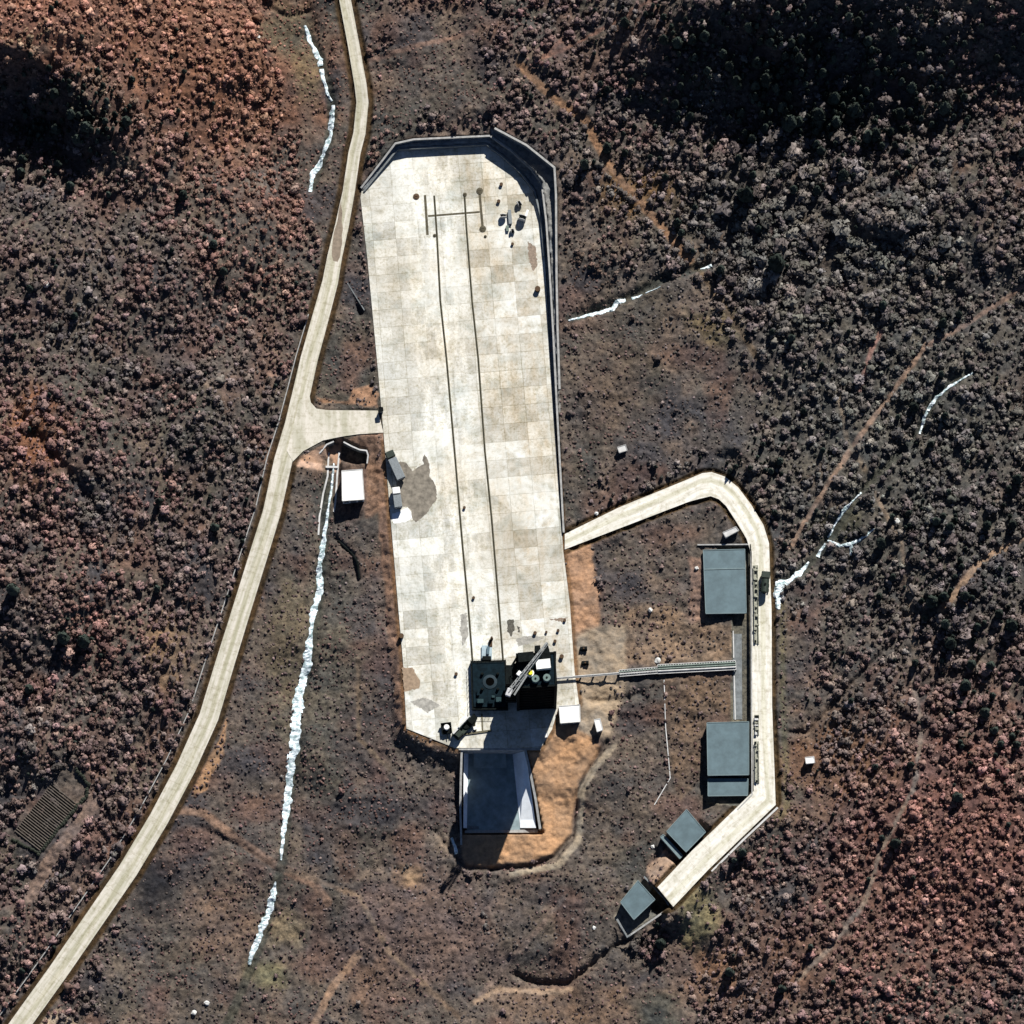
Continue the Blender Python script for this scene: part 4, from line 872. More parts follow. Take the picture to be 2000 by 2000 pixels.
# ------------------------------------------------------------------ buildings
def bld(name, label, parts, cat="building", zg=None, doors=None, group=None, walls=None):
    """parts: list of (roof px polygon, roof z, roof material, edging material, ground z)"""
    cx = sum(p_[0] for p_ in parts[0][0])/4; cy = sum(p_[1] for p_ in parts[0][0])/4
    o0 = W(cx, cy, parts[0][1]); zg_ = parts[0][4]
    t = empty(name, (o0.x, o0.y, zg_), label, cat, group); oo = Vector(t.location)
    for pts, zr, mr, me_, z0 in parts:
        P = [Vector((W(a, b, zr).x, W(a, b, zr).y, 0)) for a, b in pts]; cc = sum(P, Vector())/len(P)
        inn = [cc+(v-cc)*(1-0.25/max(1, (v-cc).length)) for v in P]
        bm = NB(); prism(bm, [(v.x-oo.x, v.y-oo.y) for v in inn], z0-.4-oo.z, zr-.18-oo.z); wl = finish("wall", bm, walls or M_BWALL, t)
        bm = NB(); prism(bm, [(v.x-oo.x, v.y-oo.y) for v in P], zr-.18-oo.z, zr-oo.z); rf = finish("roof", bm, mr, t)
        bm = NB()
        for a_, b_ in zip(P, P[1:]+P[:1]):
            ai = cc+(a_-cc)*(1-.12/(a_-cc).length); bi = cc+(b_-cc)*(1-.12/(b_-cc).length)
            beam(bm, (ai.x-oo.x, ai.y-oo.y, zr+.04-oo.z), (bi.x-oo.x, bi.y-oo.y, zr+.04-oo.z), .2, .14)
        finish("roof_edging", bm, me_, rf)
        if len(P) == 4 and zr-z0 > .9:
            a_, b_ = inn[3], inn[2]; dd_ = (b_-a_); ang = math.atan2(dd_.y, dd_.x); nv = Vector((dd_.y, -dd_.x, 0)).normalized()
            H_ = zr-z0-.3; mid = (a_+b_)/2+nv*.03
            bm = NB(); box(bm, (mid.x-oo.x, mid.y-oo.y, z0+H_*.45-oo.z), (min(1.6, dd_.length*.4), .1, H_*.85), rz=ang); dr = finish("door", bm, M_DOOR, t)
            bm = NB(); hv = mid+nv*.08+dd_.normalized()*.45*min(1.0, dd_.length*.3); box(bm, (hv.x-oo.x, hv.y-oo.y, z0+H_*.45-oo.z), (.12, .06, .06), rz=ang); finish("handle", bm, M_STEELG, dr)
            if dd_.length > 5:
                for s_ in (-.32, .32):
                    wv = mid+dd_*s_; bm = NB(); box(bm, (wv.x-oo.x, wv.y-oo.y, z0+H_*.6-oo.z), (1.2, .1, H_*.4), rz=ang); wn = finish("window", bm, M_GLASS, t)
                    bm = NB(); box(bm, (wv.x-oo.x+nv.x*.06, wv.y-oo.y+nv.y*.06, z0+H_*.37-oo.z), (1.4, .16, .08), rz=ang); finish("sill", bm, M_CONC, wn)
    return t
A_ = bld("store_building", "upper blue-grey flat-roofed store beside the straight loop road", [([(1373, 1074), (1455, 1072), (1458, 1198), (1378, 1199)], 1.3, M_ROOF, M_ROOFT, -.2)])
oo = Vector(A_.location)
bm = NB(); a_ = W(1375, 1112, 1.3)-oo; b_ = W(1456, 1110, 1.3)-oo; beam(bm, a_+Vector((0, 0, .06)), b_+Vector((0, 0, .06)), .3, .12); finish("roof_seam", bm, M_ROOFT, A_)
bld("store_building", "lower blue-grey store with a dark step before its lower annex roof", [([(1380, 1411), (1463, 1409), (1463, 1514), (1382, 1515)], 1.6, M_ROOF, M_ROOFT, -1.2), ([(1382, 1521), (1462, 1521), (1461, 1554), (1382, 1555)], 0.3, M_ROOF, M_ROOFT, -1.2)])
bld("store_building", "diamond-turned blue-grey building with two dark roof steps beside the slanting road", [([(1301, 1624), (1341, 1580), (1379, 1625), (1340, 1665)], 1.8, M_ROOF, M_ROOFT, -2.0), ([(1289, 1634), (1295, 1629), (1334, 1672), (1328, 1678)], 0.5, M_ROOFT, M_ROOFT, -2.0)])
bld("store_building", "smallest blue-grey building at the lower end of the loop road", [([(1211, 1762), (1246, 1719), (1280, 1757), (1238, 1797)], 0.2, M_ROOF, M_ROOFT, -3.4)])
bld("utility_building", "white flat-roofed building on the bank left of the pad", [([(667, 919), (708, 916), (712, 976), (668, 979)], 1.6, M_WHITE, M_CONCL, -1.9)], walls=M_WALL)
bld("equipment_building", "bright white square building at the pad's lower right corner", [([(1091, 1379), (1133, 1376), (1134, 1410), (1094, 1413)], 1.9, M_WHITE, M_CONCL, -.4)], walls=M_WALL)
bld("equipment_shed", "narrow white shed on sandy soil right of the bright white square building", [([(1160, 1405), (1172, 1403), (1178, 1426), (1166, 1430)], 1.6, M_WHITE, M_CONCL, -1.2)], cat="shed", walls=M_WALL)
zq = G(1580, 1492).z
bld("hut", "small isolated white hut right of the loop road", [([(1572, 1479), (1590, 1477), (1592, 1490), (1574, 1492)], zq+2.2, M_WHITE, M_CONCL, zq)], cat="hut", walls=M_WALL)
zq = G(1213, 885).z
bld("hut", "tiny grey-white hut in the scrub right of the pad", [([(1205, 873), (1222, 868), (1226, 880), (1209, 885)], zq+1.5, M_CONCL, M_CONC, zq)], cat="hut", walls=M_WALL)
zq = G(1425, 1050).z
bld("shed", "small pale slanting shed above the upper blue-grey store", [([(1411, 1040), (1438, 1028), (1444, 1036), (1417, 1050)], zq+2.0, M_CONCL, M_CONC, zq)], cat="shed", walls=M_WALL)
zq = G(736, 790).z
bld("gate_box", "tiny dark guard box where the spur meets the pad", [([(739, 795), (748, 795), (749, 803), (740, 804)], 2.2, M_STEEL, M_STEEL, -.1)], cat="guard box")
bld("valve_house", "pale little block at the right rim of the trench top", [([(1062, 1430), (1070, 1430), (1070, 1440), (1062, 1441)], 1.2, M_WHITE, M_CONCL, -1.2)], cat="valve house", walls=M_WALL)

# basin retaining walls and loop road edge walls
wall_thing([(1362, 1064, .9), (1465, 1063, 1.2), (1467, 1080, 1.2), (1468, 1380, 1.2), (1469, 1552, 1.25), (1440, 1582, 1.2)], .35, "straight wall dropping from the loop road to the blue-grey stores", capw=.02)
wall_thing([(1519, 1577, 1.0), (1452, 1640, .95), (1390, 1702, .9)], .45, "pale kerb wall along the outside of the slanting loop road", name="kerb_wall", capm=M_CONCL)
wall_thing([(1258, 1712, -.4), (1300, 1757, -.4), (1306, 1768, -.4)], .35, "short wall closing the end of the loop road", capm=M_CONCD)
wall_thing([(1205, 1795, -1.5), (1225, 1830, -1.6), (1304, 1776, -.5)], .4, "low wall around the smallest blue-grey building's yard", capm=M_CONC)
wall_thing([(671, 863, -.3), (686, 871, -.3), (702, 878, -.3), (716, 880, -.4), (719, 889, -.5), (717, 905, -1.0)], .3, "curved right wing wall of the culvert under the spur", capm=M_CONCL, base=-4)
wall_thing([(652, 862, -.2), (638, 868, -.5), (626, 883, -.9), (616, 891, -1.3)], .3, "curved left wing wall of the culvert under the spur", capm=M_CONCL, base=-4)
def channel(pts, wd, label, m=M_CONC, h=.25, name="drain_channel", cat="drain", group=None):
    P = [G(a, b) for a, b in pts]; Q = resample(np.array([[v.x, v.y] for v in P]), 1.0); z = hz(Q[:, 0], Q[:, 1])
    k = np.ones(5)/5; zs = np.convolve(np.pad(z, 2, mode='edge'), k, 'valid'); L = offs(Q, wd/2); R = offs(Q, -wd/2); bm = NB(); rows = []
    for i in range(len(Q)):
        rows.append([bm.verts.new((*L[i], zs[i]+h)), bm.verts.new((*R[i], zs[i]+h)), bm.verts.new((*R[i], zs[i]-.6)), bm.verts.new((*L[i], zs[i]-.6))])
    for A, B in zip(rows, rows[1:]):
        for q_ in range(4): bm.faces.new((A[q_], B[q_], B[(q_+1) % 4], A[(q_+1) % 4]))
    bm.faces.new(rows[0]); bm.faces.new(rows[-1][::-1])
    return tag(finish(name, bm, m), label, cat, group)
channel([(642, 884), (640, 930), (631, 966), (624, 1010), (622, 1045)], .5, "left concrete edge of the stream channel by the white building", M_CONCL)
channel([(663, 883), (659, 924), (655, 982), (652, 1000)], .5, "right concrete edge of the stream channel by the white building", M_CONCL)
channel([(636, 912), (660, 913)], .6, "short footbridge slab across the stream channel", M_CONCL, .5, "footbridge", "footbridge")
channel([(1297, 1328), (1300, 1420), (1309, 1520), (1278, 1572)], .26, "thin pale kerb bending through the scrub left of the lower store", M_CONCL, .2, "kerb_line", "kerb")
channel([(1432, 1232), (1433, 1285)], .32, "upper pale kerb beside the path between the two stores", M_CONCL, .2, "kerb_line", "kerb")
channel([(1434, 1320), (1436, 1406)], .32, "lower pale kerb beside the path between the two stores", M_CONCL, .2, "kerb_line", "kerb")
channel([(1440, 1238), (1441, 1405)], 2.6, "grey paved path between the two stores", M_CONCD, .08, "paved_path", "path")
channel([(678, 552), (712, 606)], .3, "narrow lining of the short slanting ditch between road and pad", M_CONCD, .15)
P_ = []
for i in range(12, 29):
    m_ = MAINW[i]-dirs[i]*(MAINH[i]+np.interp(i, [12, 16, 22, 29], [1.2, 2.1, 3.3, 3.6])); P_.append(m_)
P_ = np.array(P_); Q = resample(P_, 1.5); z = hz(Q[:, 0], Q[:, 1]); z = np.convolve(np.pad(z, 4, mode='edge'), np.ones(9)/9, 'valid')
L = offs(Q, .13); R = offs(Q, -.13); bm = NB(); rows = []
for i in range(len(Q)): rows.append([bm.verts.new((*L[i], z[i]+.75)), bm.verts.new((*R[i], z[i]+.75)), bm.verts.new((*R[i], z[i]-.6)), bm.verts.new((*L[i], z[i]-.6))])
for A, B in zip(rows, rows[1:]):
    for q_ in range(4): bm.faces.new((A[q_], B[q_], B[(q_+1) % 4], A[(q_+1) % 4]))
bm.faces.new(rows[0]); bm.faces.new(rows[-1][::-1])
tag(finish("drain_kerb", bm, M_CONC), "long thin grey kerb following the left side of the access road", "kerb")

# ------------------------------------------------------------------ pipe trestle to the tower
def trestle(pa, pb, wd, h, n, label, pipes=3, rung=True):
    a = G(*pa); b = G(*pb); z = max(a.z, b.z)+h
    a = W(pa[0], pa[1], z); b = W(pb[0], pb[1], z); d = (b-a); Lg = d.length; ang = math.atan2(d.y, d.x)
    t = empty("pipe_trestle", (a.x, a.y, z-h), label, "pipe trestle", "pipe trestle between tower and stores", rz=ang)
    bm = NB(); 
    for s_ in (-1, 1): box(bm, (Lg/2, s_*wd/2, h), (Lg, .18, .3))
    finish("side_beam", bm, M_CONCL, t)
    for k in range(pipes):
        y = -wd/2+wd*(k+1)/(pipes+1); bm = NB(); tube(bm, (0, y, h+.3), (Lg, y, h+.3), wd*.09, wd*.09, 10)
        finish("pipe", bm, M_CONCL if k == pipes-1 else M_GREEN, t)
    bm = NB()
    for k in range(n+1): box(bm, (Lg*k/n, 0, h+.02), (.22, wd, .12))
    finish("rungs", bm, M_CONCL if rung else M_GREEN, t)
    bm = NB(); box(bm, (Lg/2, 0, h-.1), (Lg, wd*.9, .05)); finish("deck", bm, M_CONC, t)
    for k in range(0, n+1, max(1, n//5)):
        bm = NB()
        for s_ in (-1, 1): box(bm, (Lg*k/n, s_*wd*.45, (h-2)/2), (.25, .25, h+2))
        finish("support", bm, M_STEEL, t)
trestle((1437, 1299), (1285, 1307), 2.7, 1.2, 30, "broad right stretch of the pipe trestle with pale rungs beside the loop road")
trestle((1284, 1309), (1210, 1315), 1.9, 1.2, 14, "middle stretch of the pipe trestle crossing the sandy ground", 2)
trestle((1209, 1315), (1085, 1325), .45, 1.2, 10, "thin left stretch of the pipe trestle reaching the tower", 1, False)

# fill manifolds along the loop road
def manifold(px, y0, y1, wd, label, z, n, pale):
    a = W(px, y0, z); b = W(px, y1, z); d = a-b; Lg = d.length
    t = empty("filling_rack", ((a.x+b.x)/2, (a.y+b.y)/2, z), label, "filling rack", "filling racks along the loop road")
    bm = NB(); box(bm, (0, 0, .12), (wd*.8, Lg, .12), bev=.03); finish("plinth", bm, M_OLIVE, t)
    for s_ in (-.3, .3):
        bm = NB(); tube(bm, (s_*wd, -Lg/2+.3, .6), (s_*wd, Lg/2-.3, .6), .14, .14, 8); finish("pipe", bm, M_OLIVE, t)
    for k in range(n):
        y = -Lg/2+Lg*(k+.5)/n; m_ = M_CONCL if (pale and k % 2 == 0) else (M_STEEL if k in (0, n-1) else M_OLIVE)
        if random.random() < .25 and not pale: continue
        bm = NB(); box(bm, (random.uniform(-.4, .3), y+random.uniform(-.3, .3), .6), (random.uniform(.4, 1.2), random.uniform(.3, .9), random.uniform(.4, 1.1)), bev=.08); finish("valve_box", bm, m_, t)
manifold(1476.5, 1104, 1258, 1.9, "long mottled green filling rack beside the upper store", 1.2, 18, False)
manifold(1478, 1396, 1436, 1.6, "short filling rack with white and black boxes beside the lower store", 1.2, 6, True)
manifold(1478, 1448, 1530, 1.7, "olive mottled filling rack just under the short white-boxed one", 1.2, 11, False)
# raised crossings / pit north east of trench
for px, py, lab in ((1140, 1268, "upper dark ground tank in the orange soil right of the pad"), (1143, 1296, "lower dark ground tank in the orange soil right of the pad")):
    p = G(px, py); t = empty("ground_tank", p, lab, "tank", "ground tanks in the orange soil", rz=.05)
    bm = NB(); tube(bm, (-1.0, 0, .55), (1.0, 0, .55), .7, .7, 14); finish("shell", bm, M_STEEL, t)
    bm = NB(); tube(bm, (0, 0, 1.1), (0, 0, 1.5), .25, .25, 8); finish("filler_neck", bm, M_RUST, t)
    bm = NB()
    for s_ in (-.7, .7): box(bm, (s_, 0, .1), (.2, 1.6, .5))
    finish("cradle", bm, M_CONC, t)
# culvert under the spur / dark pipe in the scrub
def pipe_run(pts, r, label, m=M_STEEL):
    P = [G(a, b, r*.7) for a, b in pts]; bm = NB()
    for a_, b_ in zip(P, P[1:]): tube(bm, a_, b_, r, r, 8)
    return tag(finish("drain_pipe", bm, m), label, "pipe")
pipe_run([(660, 1056), (688, 1082), (698, 1098), (702, 1130)], .4, "dark bent drain pipe on the slope below the white building")
# garden plot at lower left
g0 = [G(75, 1540), G(135, 1500), G(172, 1535), G(165, 1560), G(78, 1668), G(22, 1635)]
cc = sum(g0, Vector())/6
t = empty("garden_plot", cc, "dark hedged rectangular plot with fine furrows at the lower left", "garden plot")
ax = (g0[3]-g0[4]); ax.z = 0; Lg = ax.length; ax.normalize(); nx_ = Vector((-ax.y, ax.x, 0)); 
bm = NB()
for k in range(24):
    s_ = G(76, 1664)+ax*(Lg*(0.03+k*.036)); e_ = s_+nx_*9.5
    s_.z = float(hz(s_.x, s_.y))+.15; e_.z = float(hz(e_.x, e_.y))+.15; beam(bm, s_-cc, e_-cc, .24, .42)
finish("furrow", bm, mat("dry furrow soil", (.10, .085, .07), var=.3), t)
bm = NB(); hp = [G(149, 1503), G(173, 1532), G(168, 1556), G(120, 1612), G(76, 1668), G(22, 1637)]
for a_, b_ in zip(hp, hp[1:]):
    n_ = int((b_-a_).length/.7)+1
    for k in range(n_):
        v = a_.lerp(b_, k/n_)-cc+Vector((random.uniform(-.2, .2), random.uniform(-.2, .2), .3))
        r_ = bmesh.ops.create_icosphere(bm, subdivisions=1, radius=random.uniform(.45, .7))
        bmesh.ops.transform(bm, matrix=Matrix.Translation(v) @ Matrix.Diagonal((1, 1, .9, 1)), verts=r_['verts'])
finish("hedge", bm, mat("dark hedge", (.018, .022, .014), var=.4, vscale=3), t)
# boulders
def rock(px, py, r, label):
    p = G(px, py); bm = NB(); bmesh.ops.create_icosphere(bm, subdivisions=2, radius=r)
    for v in bm.verts: v.co *= random.uniform(.75, 1.2); v.co.z *= .7
    o = finish("boulder", bm, M_ROCK); o.location = p+Vector((0, 0, r*.25)); tag(o, label, "boulder", "boulders in the scrub")
for a in [(1752, 1018, .9, "white boulder in the olive clearing at the right"), (91, 556, 1.0, "pale round boulder in the wood at far left"), (404, 1960, .8, "dark-sided boulder left of the frozen stream's end"), (379, 1978, .8, "lowest pale boulder near the photo's bottom edge"),
          (1275, 1654, .6, "white boulder beside the diamond-turned building"), (1285, 1291, .9, "white boulder just above the pipe trestle"), (505, 73, .6, "small white boulder in the upper left scrub"), (1165, 1003, .6, "pale boulder above the start of the loop road"), (1270, 1192, .7, "pale boulder in the spoil inside the loop"), (1160, 1812, .6, "pale boulder left of the smallest blue-grey building"), (1361, 1110, .6, "pinkish boulder at the upper store's left wall")]: rock(*a)

# ------------------------------------------------------------------ frozen stream
def ice_mat():
    m = bpy.data.materials.new("ice and snow"); m.use_nodes = True; n = m.node_tree; b = n.nodes["Principled BSDF"]; b.inputs["Roughness"].default_value = .5
    g = n.nodes.new("ShaderNodeNewGeometry")
    f = ramp(n, noise(n, g.outputs["Position"], .9, 5, .7), .40, .62)
    n.links.new(mixrgb(n, 'MIX', f, (.22, .31, .32), (.78, .85, .90)), b.inputs["Base Color"]); return m
M_ICE = ice_mat()
def ice(pts, gap=0.0):
    P = np.array([[G(a, b).x, G(a, b).y, c*.15] for a, b, c in pts]); Q = resample(P, .45); bm = NB()
    c_ = Q[:, :2]; nd = offs(c_, 1.0)-c_; rows = []
    wob = vnoise(Q[:, 0], Q[:, 1], 1.8, 31)*.6+vnoise(Q[:, 0], Q[:, 1], .7, 34)*.4; wob2 = vnoise(Q[:, 0], Q[:, 1], 1.5, 32)*.6+vnoise(Q[:, 0], Q[:, 1], .6, 35)*.4; gp = vnoise(Q[:, 0], Q[:, 1], 2.2, 33)
    for i in range(len(Q)):
        wl = Q[i, 2]/2*(.22+1.25*wob[i]); wr = Q[i, 2]/2*(.22+1.25*wob2[i])
        if gp[i] < gap: rows.append(None); continue
        row = []
        for k, o_ in enumerate((wl, wl*.5, 0, -wr*.5, -wr)):
            v = c_[i]+nd[i]*o_; row.append(bm.verts.new((v[0], v[1], float(hz(v[0], v[1]))+(.22 if 0 < k < 4 else .02)+random.uniform(0, .10))))
        rows.append(row)
    for A, B in zip(rows, rows[1:]):
        if A and B:
            for k in range(4): bm.faces.new((A[k], B[k], B[k+1], A[k+1]))
    return tag(finish("frozen_stream", bm, M_ICE), kind="structure")
ICE = [([(596, 50, 5), (603, 75, 11), (612, 90, 9), (625, 118, 13), (630, 150, 8), (640, 185, 7), (650, 200, 8), (648, 245, 14), (645, 265, 9), (636, 290, 9), (625, 320, 13), (612, 340, 11), (606, 375, 6)], .14),
       ([(652, 905, 4), (648, 950, 5), (640, 1000, 5), (634, 1045, 10), (632, 1070, 15), (626, 1095, 10), (624, 1120, 16), (624, 1150, 15), (618, 1180, 14), (610, 1200, 14), (608, 1225, 7), (604, 1255, 14), (602, 1290, 19), (598, 1310, 17), (590, 1335, 17), (582, 1370, 25), (582, 1390, 25), (578, 1420, 20), (576, 1460, 22), (568, 1500, 19), (566, 1530, 17), (560, 1570, 15), (556, 1610, 12), (552, 1645, 8), (549, 1680, 5)], .0),
       ([(538, 1722, 3), (534, 1745, 13), (528, 1775, 17), (515, 1805, 17), (508, 1825, 14), (498, 1848, 12), (486, 1884, 7)], .0),
       ([(1900, 728, 3), (1854, 757, 7), (1829, 777, 8), (1811, 802, 8), (1804, 820, 7), (1796, 848, 4)], .0),
       ([(1682, 962, 3), (1648, 998, 8), (1626, 1034, 5), (1614, 1056, 5), (1597, 1088, 7)], .2),
       ([(1708, 1033, 4), (1677, 1056, 11), (1660, 1064, 11), (1640, 1066, 9), (1616, 1056, 6)], .0), ([(1664, 1064, 8), (1661, 1085, 4)], 0),
       ([(1580, 1098, 5), (1561, 1121, 12), (1542, 1134, 11), (1524, 1144, 20), (1518, 1160, 22), (1521, 1190, 8)], .0),
       ([(1110, 626, 4), (1150, 616, 7), (1171, 611, 10), (1195, 603, 12), (1207, 590, 10), (1240, 582, 5), (1290, 560, 3)], .15), ([(1368, 526, 4), (1390, 518, 9)], 0), ([(882, 1636, 5), (892, 1668, 8)], 0)]
for pts_, g_ in ICE: ice(pts_, g_)

# ------------------------------------------------------------------ trees and scrub
def ico(sub):
    bm = NB(); bmesh.ops.create_icosphere(bm, subdivisions=sub, radius=1)
    v = np.array([p.co[:] for p in bm.verts]); f = np.array([[q_.index for q_ in p.verts] for p in bm.faces]); bm.free(); return v, f
I2v, I2f = ico(2); I1v, I1f = ico(1)
def crown_var(seed, sprigs=46, conifer=False):
    r = np.random.default_rng(seed)
    lobes = r.normal(size=(7, 3)); lobes /= np.linalg.norm(lobes, axis=1)[:, None]
    rad = .38+.55*np.max(np.clip(I2v @ lobes.T, 0, 1)**3, 1)*r.uniform(.8, 1.1)+r.uniform(-.2, .2, len(I2v))
    v = I2v*rad[:, None]*np.array([1, 1, .85])
    if conifer:
        zz = I2v[:, 2]; v = np.column_stack([I2v[:, :2]*(np.clip(.75-.62*zz, .05, 1.2)*(1+r.uniform(-.25, .25, len(zz))))[:, None], zz*1.5])
    sv_ = []; sf = []
    d = r.normal(size=(sprigs, 3)); d[:, 2] = np.abs(d[:, 2])*.9-.15; d /= np.linalg.norm(d, axis=1)[:, None]
    if conifer: rr = np.clip(.8-.6*d[:, 2], .1, 1)[:, None]; c = np.column_stack([d[:, :2]*rr*1.05, d[:, 2]*1.35])
    else: c = d*r.uniform(.6, 1.05, (sprigs, 1))*np.array([1, 1, .9])
    for k in range(sprigs):
        a = r.normal(size=3); a /= np.linalg.norm(a); b = np.cross(d[k], a); b /= np.linalg.norm(b)+1e-6
        s = r.uniform(.16, .34); sv_ += [c[k]+a*s, c[k]-a*s*.6+b*s*.6, c[k]-a*s*.3-b*s*.8]; sf.append([len(v)+3*k, len(v)+3*k+1, len(v)+3*k+2])
    return np.vstack([v, np.array(sv_)]), np.vstack([I2f, np.array(sf)])
CV = [crown_var(100+k, 24) for k in range(8)]; PV = [crown_var(200+k, 40, True) for k in range(4)]
# planting: candidate points
def cand(step, seed):
    r = np.random.default_rng(seed); x = np.arange(-240, 240, step); y = np.arange(-240, 240, step); X, Y = np.meshgrid(x, y)
    X = X.ravel()+r.normal(0, .55, X.size)*step; Y = Y.ravel()+r.normal(0, .55, Y.size)*step; a = .43; return X*math.cos(a)-Y*math.sin(a), X*math.sin(a)+Y*math.cos(a)
def tzr(x, y): return hz(np.clip(x, -155, 155), np.clip(y, -165, 167))
BLD = [poly_w(p_) for p_ in ([(1340, 1040), (1470, 1020), (1475, 1570), (1430, 1600), (1360, 1570), (1375, 1400), (1420, 1390), (1420, 1230), (1360, 1210)], [(1275, 1640), (1341, 1570), (1390, 1625), (1330, 1700), (1290, 1690)], [(1195, 1790), (1246, 1710), (1310, 1770), (1225, 1840)],
       [(655, 855), (730, 845), (760, 1000), (800, 1430), (780, 1420), (740, 1050), (650, 1000)], [(1085, 1375), (1190, 1330), (1195, 1440), (1130, 1530), (1120, 1620), (1080, 1670), (960, 1690), (900, 1690), (892, 1450), (1060, 1450)], [(1104, 1070), (1155, 1060), (1175, 1220), (1225, 1225), (1225, 1330), (1120, 1330)],
       [(1080, 1300), (1440, 1275), (1440, 1320), (1080, 1350)], [(10, 1640), (75, 1535), (150, 1495), (180, 1535), (78, 1680)], [(1560, 1465), (1600, 1465), (1600, 1500), (1560, 1500)], [(615, 850), (740, 845), (730, 915), (600, 920)], [(1195, 862), (1230, 862), (1232, 892), (1198, 892)], [(1400, 1020), (1450, 1020), (1450, 1060), (1400, 1060)])]
ICEW = {id(p_): np.array([[G(a, b).x, G(a, b).y] for a, b, c in p_]) for p_, g_ in ICE}
WPOLY = np.vstack([UWW[4:], EWW[::-1]])
CHN = [poly_w(g_[0], -2 if g_[0][0][0] < 1000 else 2) for g_ in GULLIES]
def free(X, Y, marg=.8):
    ok = sdf(X, Y, PADW) > marg
    d, p_ = seg_dist(X, Y, MAINW); ok &= d-np.interp(p_, np.arange(len(MAIN)), MAINH) > 1.6+marg*.6
    d, p_ = seg_dist(X, Y, ECW); ok &= d-np.interp(p_, np.arange(len(EO)), EHW) > 1.2+marg*.6
    ok &= sdf(X, Y, SPURW) > marg
    for b_ in BLD: ok &= ~inside(X, Y, b_)
    for k, c_ in enumerate(CHN): d, _ = seg_dist(X, Y, c_); ok &= d > (1.3 if k < 3 else .5)
    d, _ = seg_dist(X, Y, EWW); ok &= d > .6+marg*1.6
    d, _ = seg_dist(X, Y, UWW); ok &= d > .6+marg*1.8
    ok &= ~inside(X, Y, WPOLY)
    for pts_, g_ in ICE: d, _ = seg_dist(X, Y, ICEW[id(pts_)]); ok &= d > .7+marg*.6
    d, _ = seg_dist(X, Y, LWW); ok &= d > 2.0
    for pts, wp, c_, z_ in TRAILS: d, _ = seg_dist(X, Y, poly_w(pts, z_)); ok &= d > wp*.075+marg*.6
    return ok
MEADOW = [poly_w(p_, -1) for p_ in ([(560, 880), (600, 740), (640, 560), (690, 400), (740, 840), (780, 1420), (890, 1470), (900, 1700), (1000, 1700), (1130, 1640), (1130, 1520), (1180, 1330), (1165, 1100), (1110, 1060), (1340, 980), (1440, 1030), (1470, 1560), (1340, 1680), (1220, 1850), (1370, 1960), (1340, 2100), (150, 2100), (250, 1740), (400, 1480), (520, 1080)],
          [(620, -50), (700, 30), (720, 200), (700, 360), (640, 480), (590, 400), (570, 200), (500, 60)], [(730, 0), (960, 20), (940, 240), (760, 270), (720, 320), (730, 180)], [(1510, 1140), (1560, 1140), (1580, 1460), (1600, 1600), (1520, 1600)], [(1340, 1700), (1400, 1710), (1400, 1900), (1330, 1880)], [(1060, 560), (1300, 540), (1420, 640), (1480, 760), (1480, 880), (1330, 900), (1110, 1000), (1090, 800)])]
def meadow(X, Y):
    m = np.zeros(X.shape)
    for k, p_ in enumerate(MEADOW): m = np.maximum(m, 1-sstep(-1 if k < 2 else -5, 1 if k < 2 else 5, sdf(X, Y, p_)+(vnoise(X, Y, 7, 81)-.5)*(4 if k < 2 else 14)))
    return m
def gz(px, py, cx, cy, rx, ry): return np.exp(-(((px-cx)/rx)**2+((py-cy)/ry)**2))
def tree_col(px, py, X, Y, r):
    n_ = len(px); c = np.zeros((n_, 3))+np.array((.132, .096, .088))
    def mx(m, col): nonlocal c; c = c*(1-m[:, None])+np.array(col)*m[:, None]
    mx(sstep(.45, .8, vnoise(X, Y, 12, 41))*.7, (.105, .098, .094)); mx(sstep(.5, .8, vnoise(X, Y, 7, 42))*.6, (.17, .098, .085))
    mx(np.clip(1.1*gz(px, py, 1750, 800, 420, 520), 0, 1)*.8, (.104, .102, .094))
    mx(np.clip(1.2*gz(px, py, 350, 90, 330, 190)+1.1*gz(px, py, 60, 20, 200, 120)+.5*gz(px, py, 500, 420, 130, 260), 0, 1), (.25, .132, .095))
    mx(np.clip(gz(px, py, 1900, 1620, 250, 250)+.6*gz(px, py, 1750, 1900, 200, 150)+.8*gz(px, py, 50, 880, 90, 120)+.5*gz(px, py, 180, 1230, 120, 130), 0, 1)*.8, (.225, .115, .092))
    mx(np.clip(gz(px, py, 1500, 450, 330, 150), 0, 1)*.7, (.115, .110, .102)); mx(np.clip(gz(px, py, 1150, 520, 90, 130), 0, 1)*.7, (.13, .09, .07))
    mx(np.clip(gz(px, py, 1550, 130, 230, 150)+gz(px, py, 120, 220, 150, 110)+.5*gz(px, py, 1900, 1150, 130, 230), 0, 1)*.75, (.060, .065, .072))  # crown colour darkened to deepen the shade on the upper hillsides
    mx(np.clip(gz(px, py, 190, 200, 50, 40)+gz(px, py, 80, 80, 60, 25), 0, 1)*.6, (.24, .20, .13))
    c *= np.clip(r.lognormal(-.08, .34, (n_, 1)), .35, 1.9); c *= r.uniform(.95, 1.06, (n_, 3)); g_ = c.mean(1, keepdims=True); return g_+(c-g_)*1.0
rr_ = np.random.default_rng(77)
TX, TY = cand(1.38, 51); k = (np.abs(TX) < 172) & (TY > -180) & (TY < 195); TX, TY = TX[k], TY[k]; k = free(TX, TY); TX, TY = TX[k], TY[k]
TZ_ = tzr(TX, TY); tpx, tpy = plan_px(TX, TY, TZ_); md = meadow(TX, TY)
big = np.clip(gz(tpx, tpy, 1600, 400, 280, 200)+.5*gz(tpx, tpy, 1900, 1250, 130, 260)+.2*gz(tpx, tpy, 120, 1200, 200, 300)+.2*gz(tpx, tpy, 1780, 850, 180, 150), 0, 1)
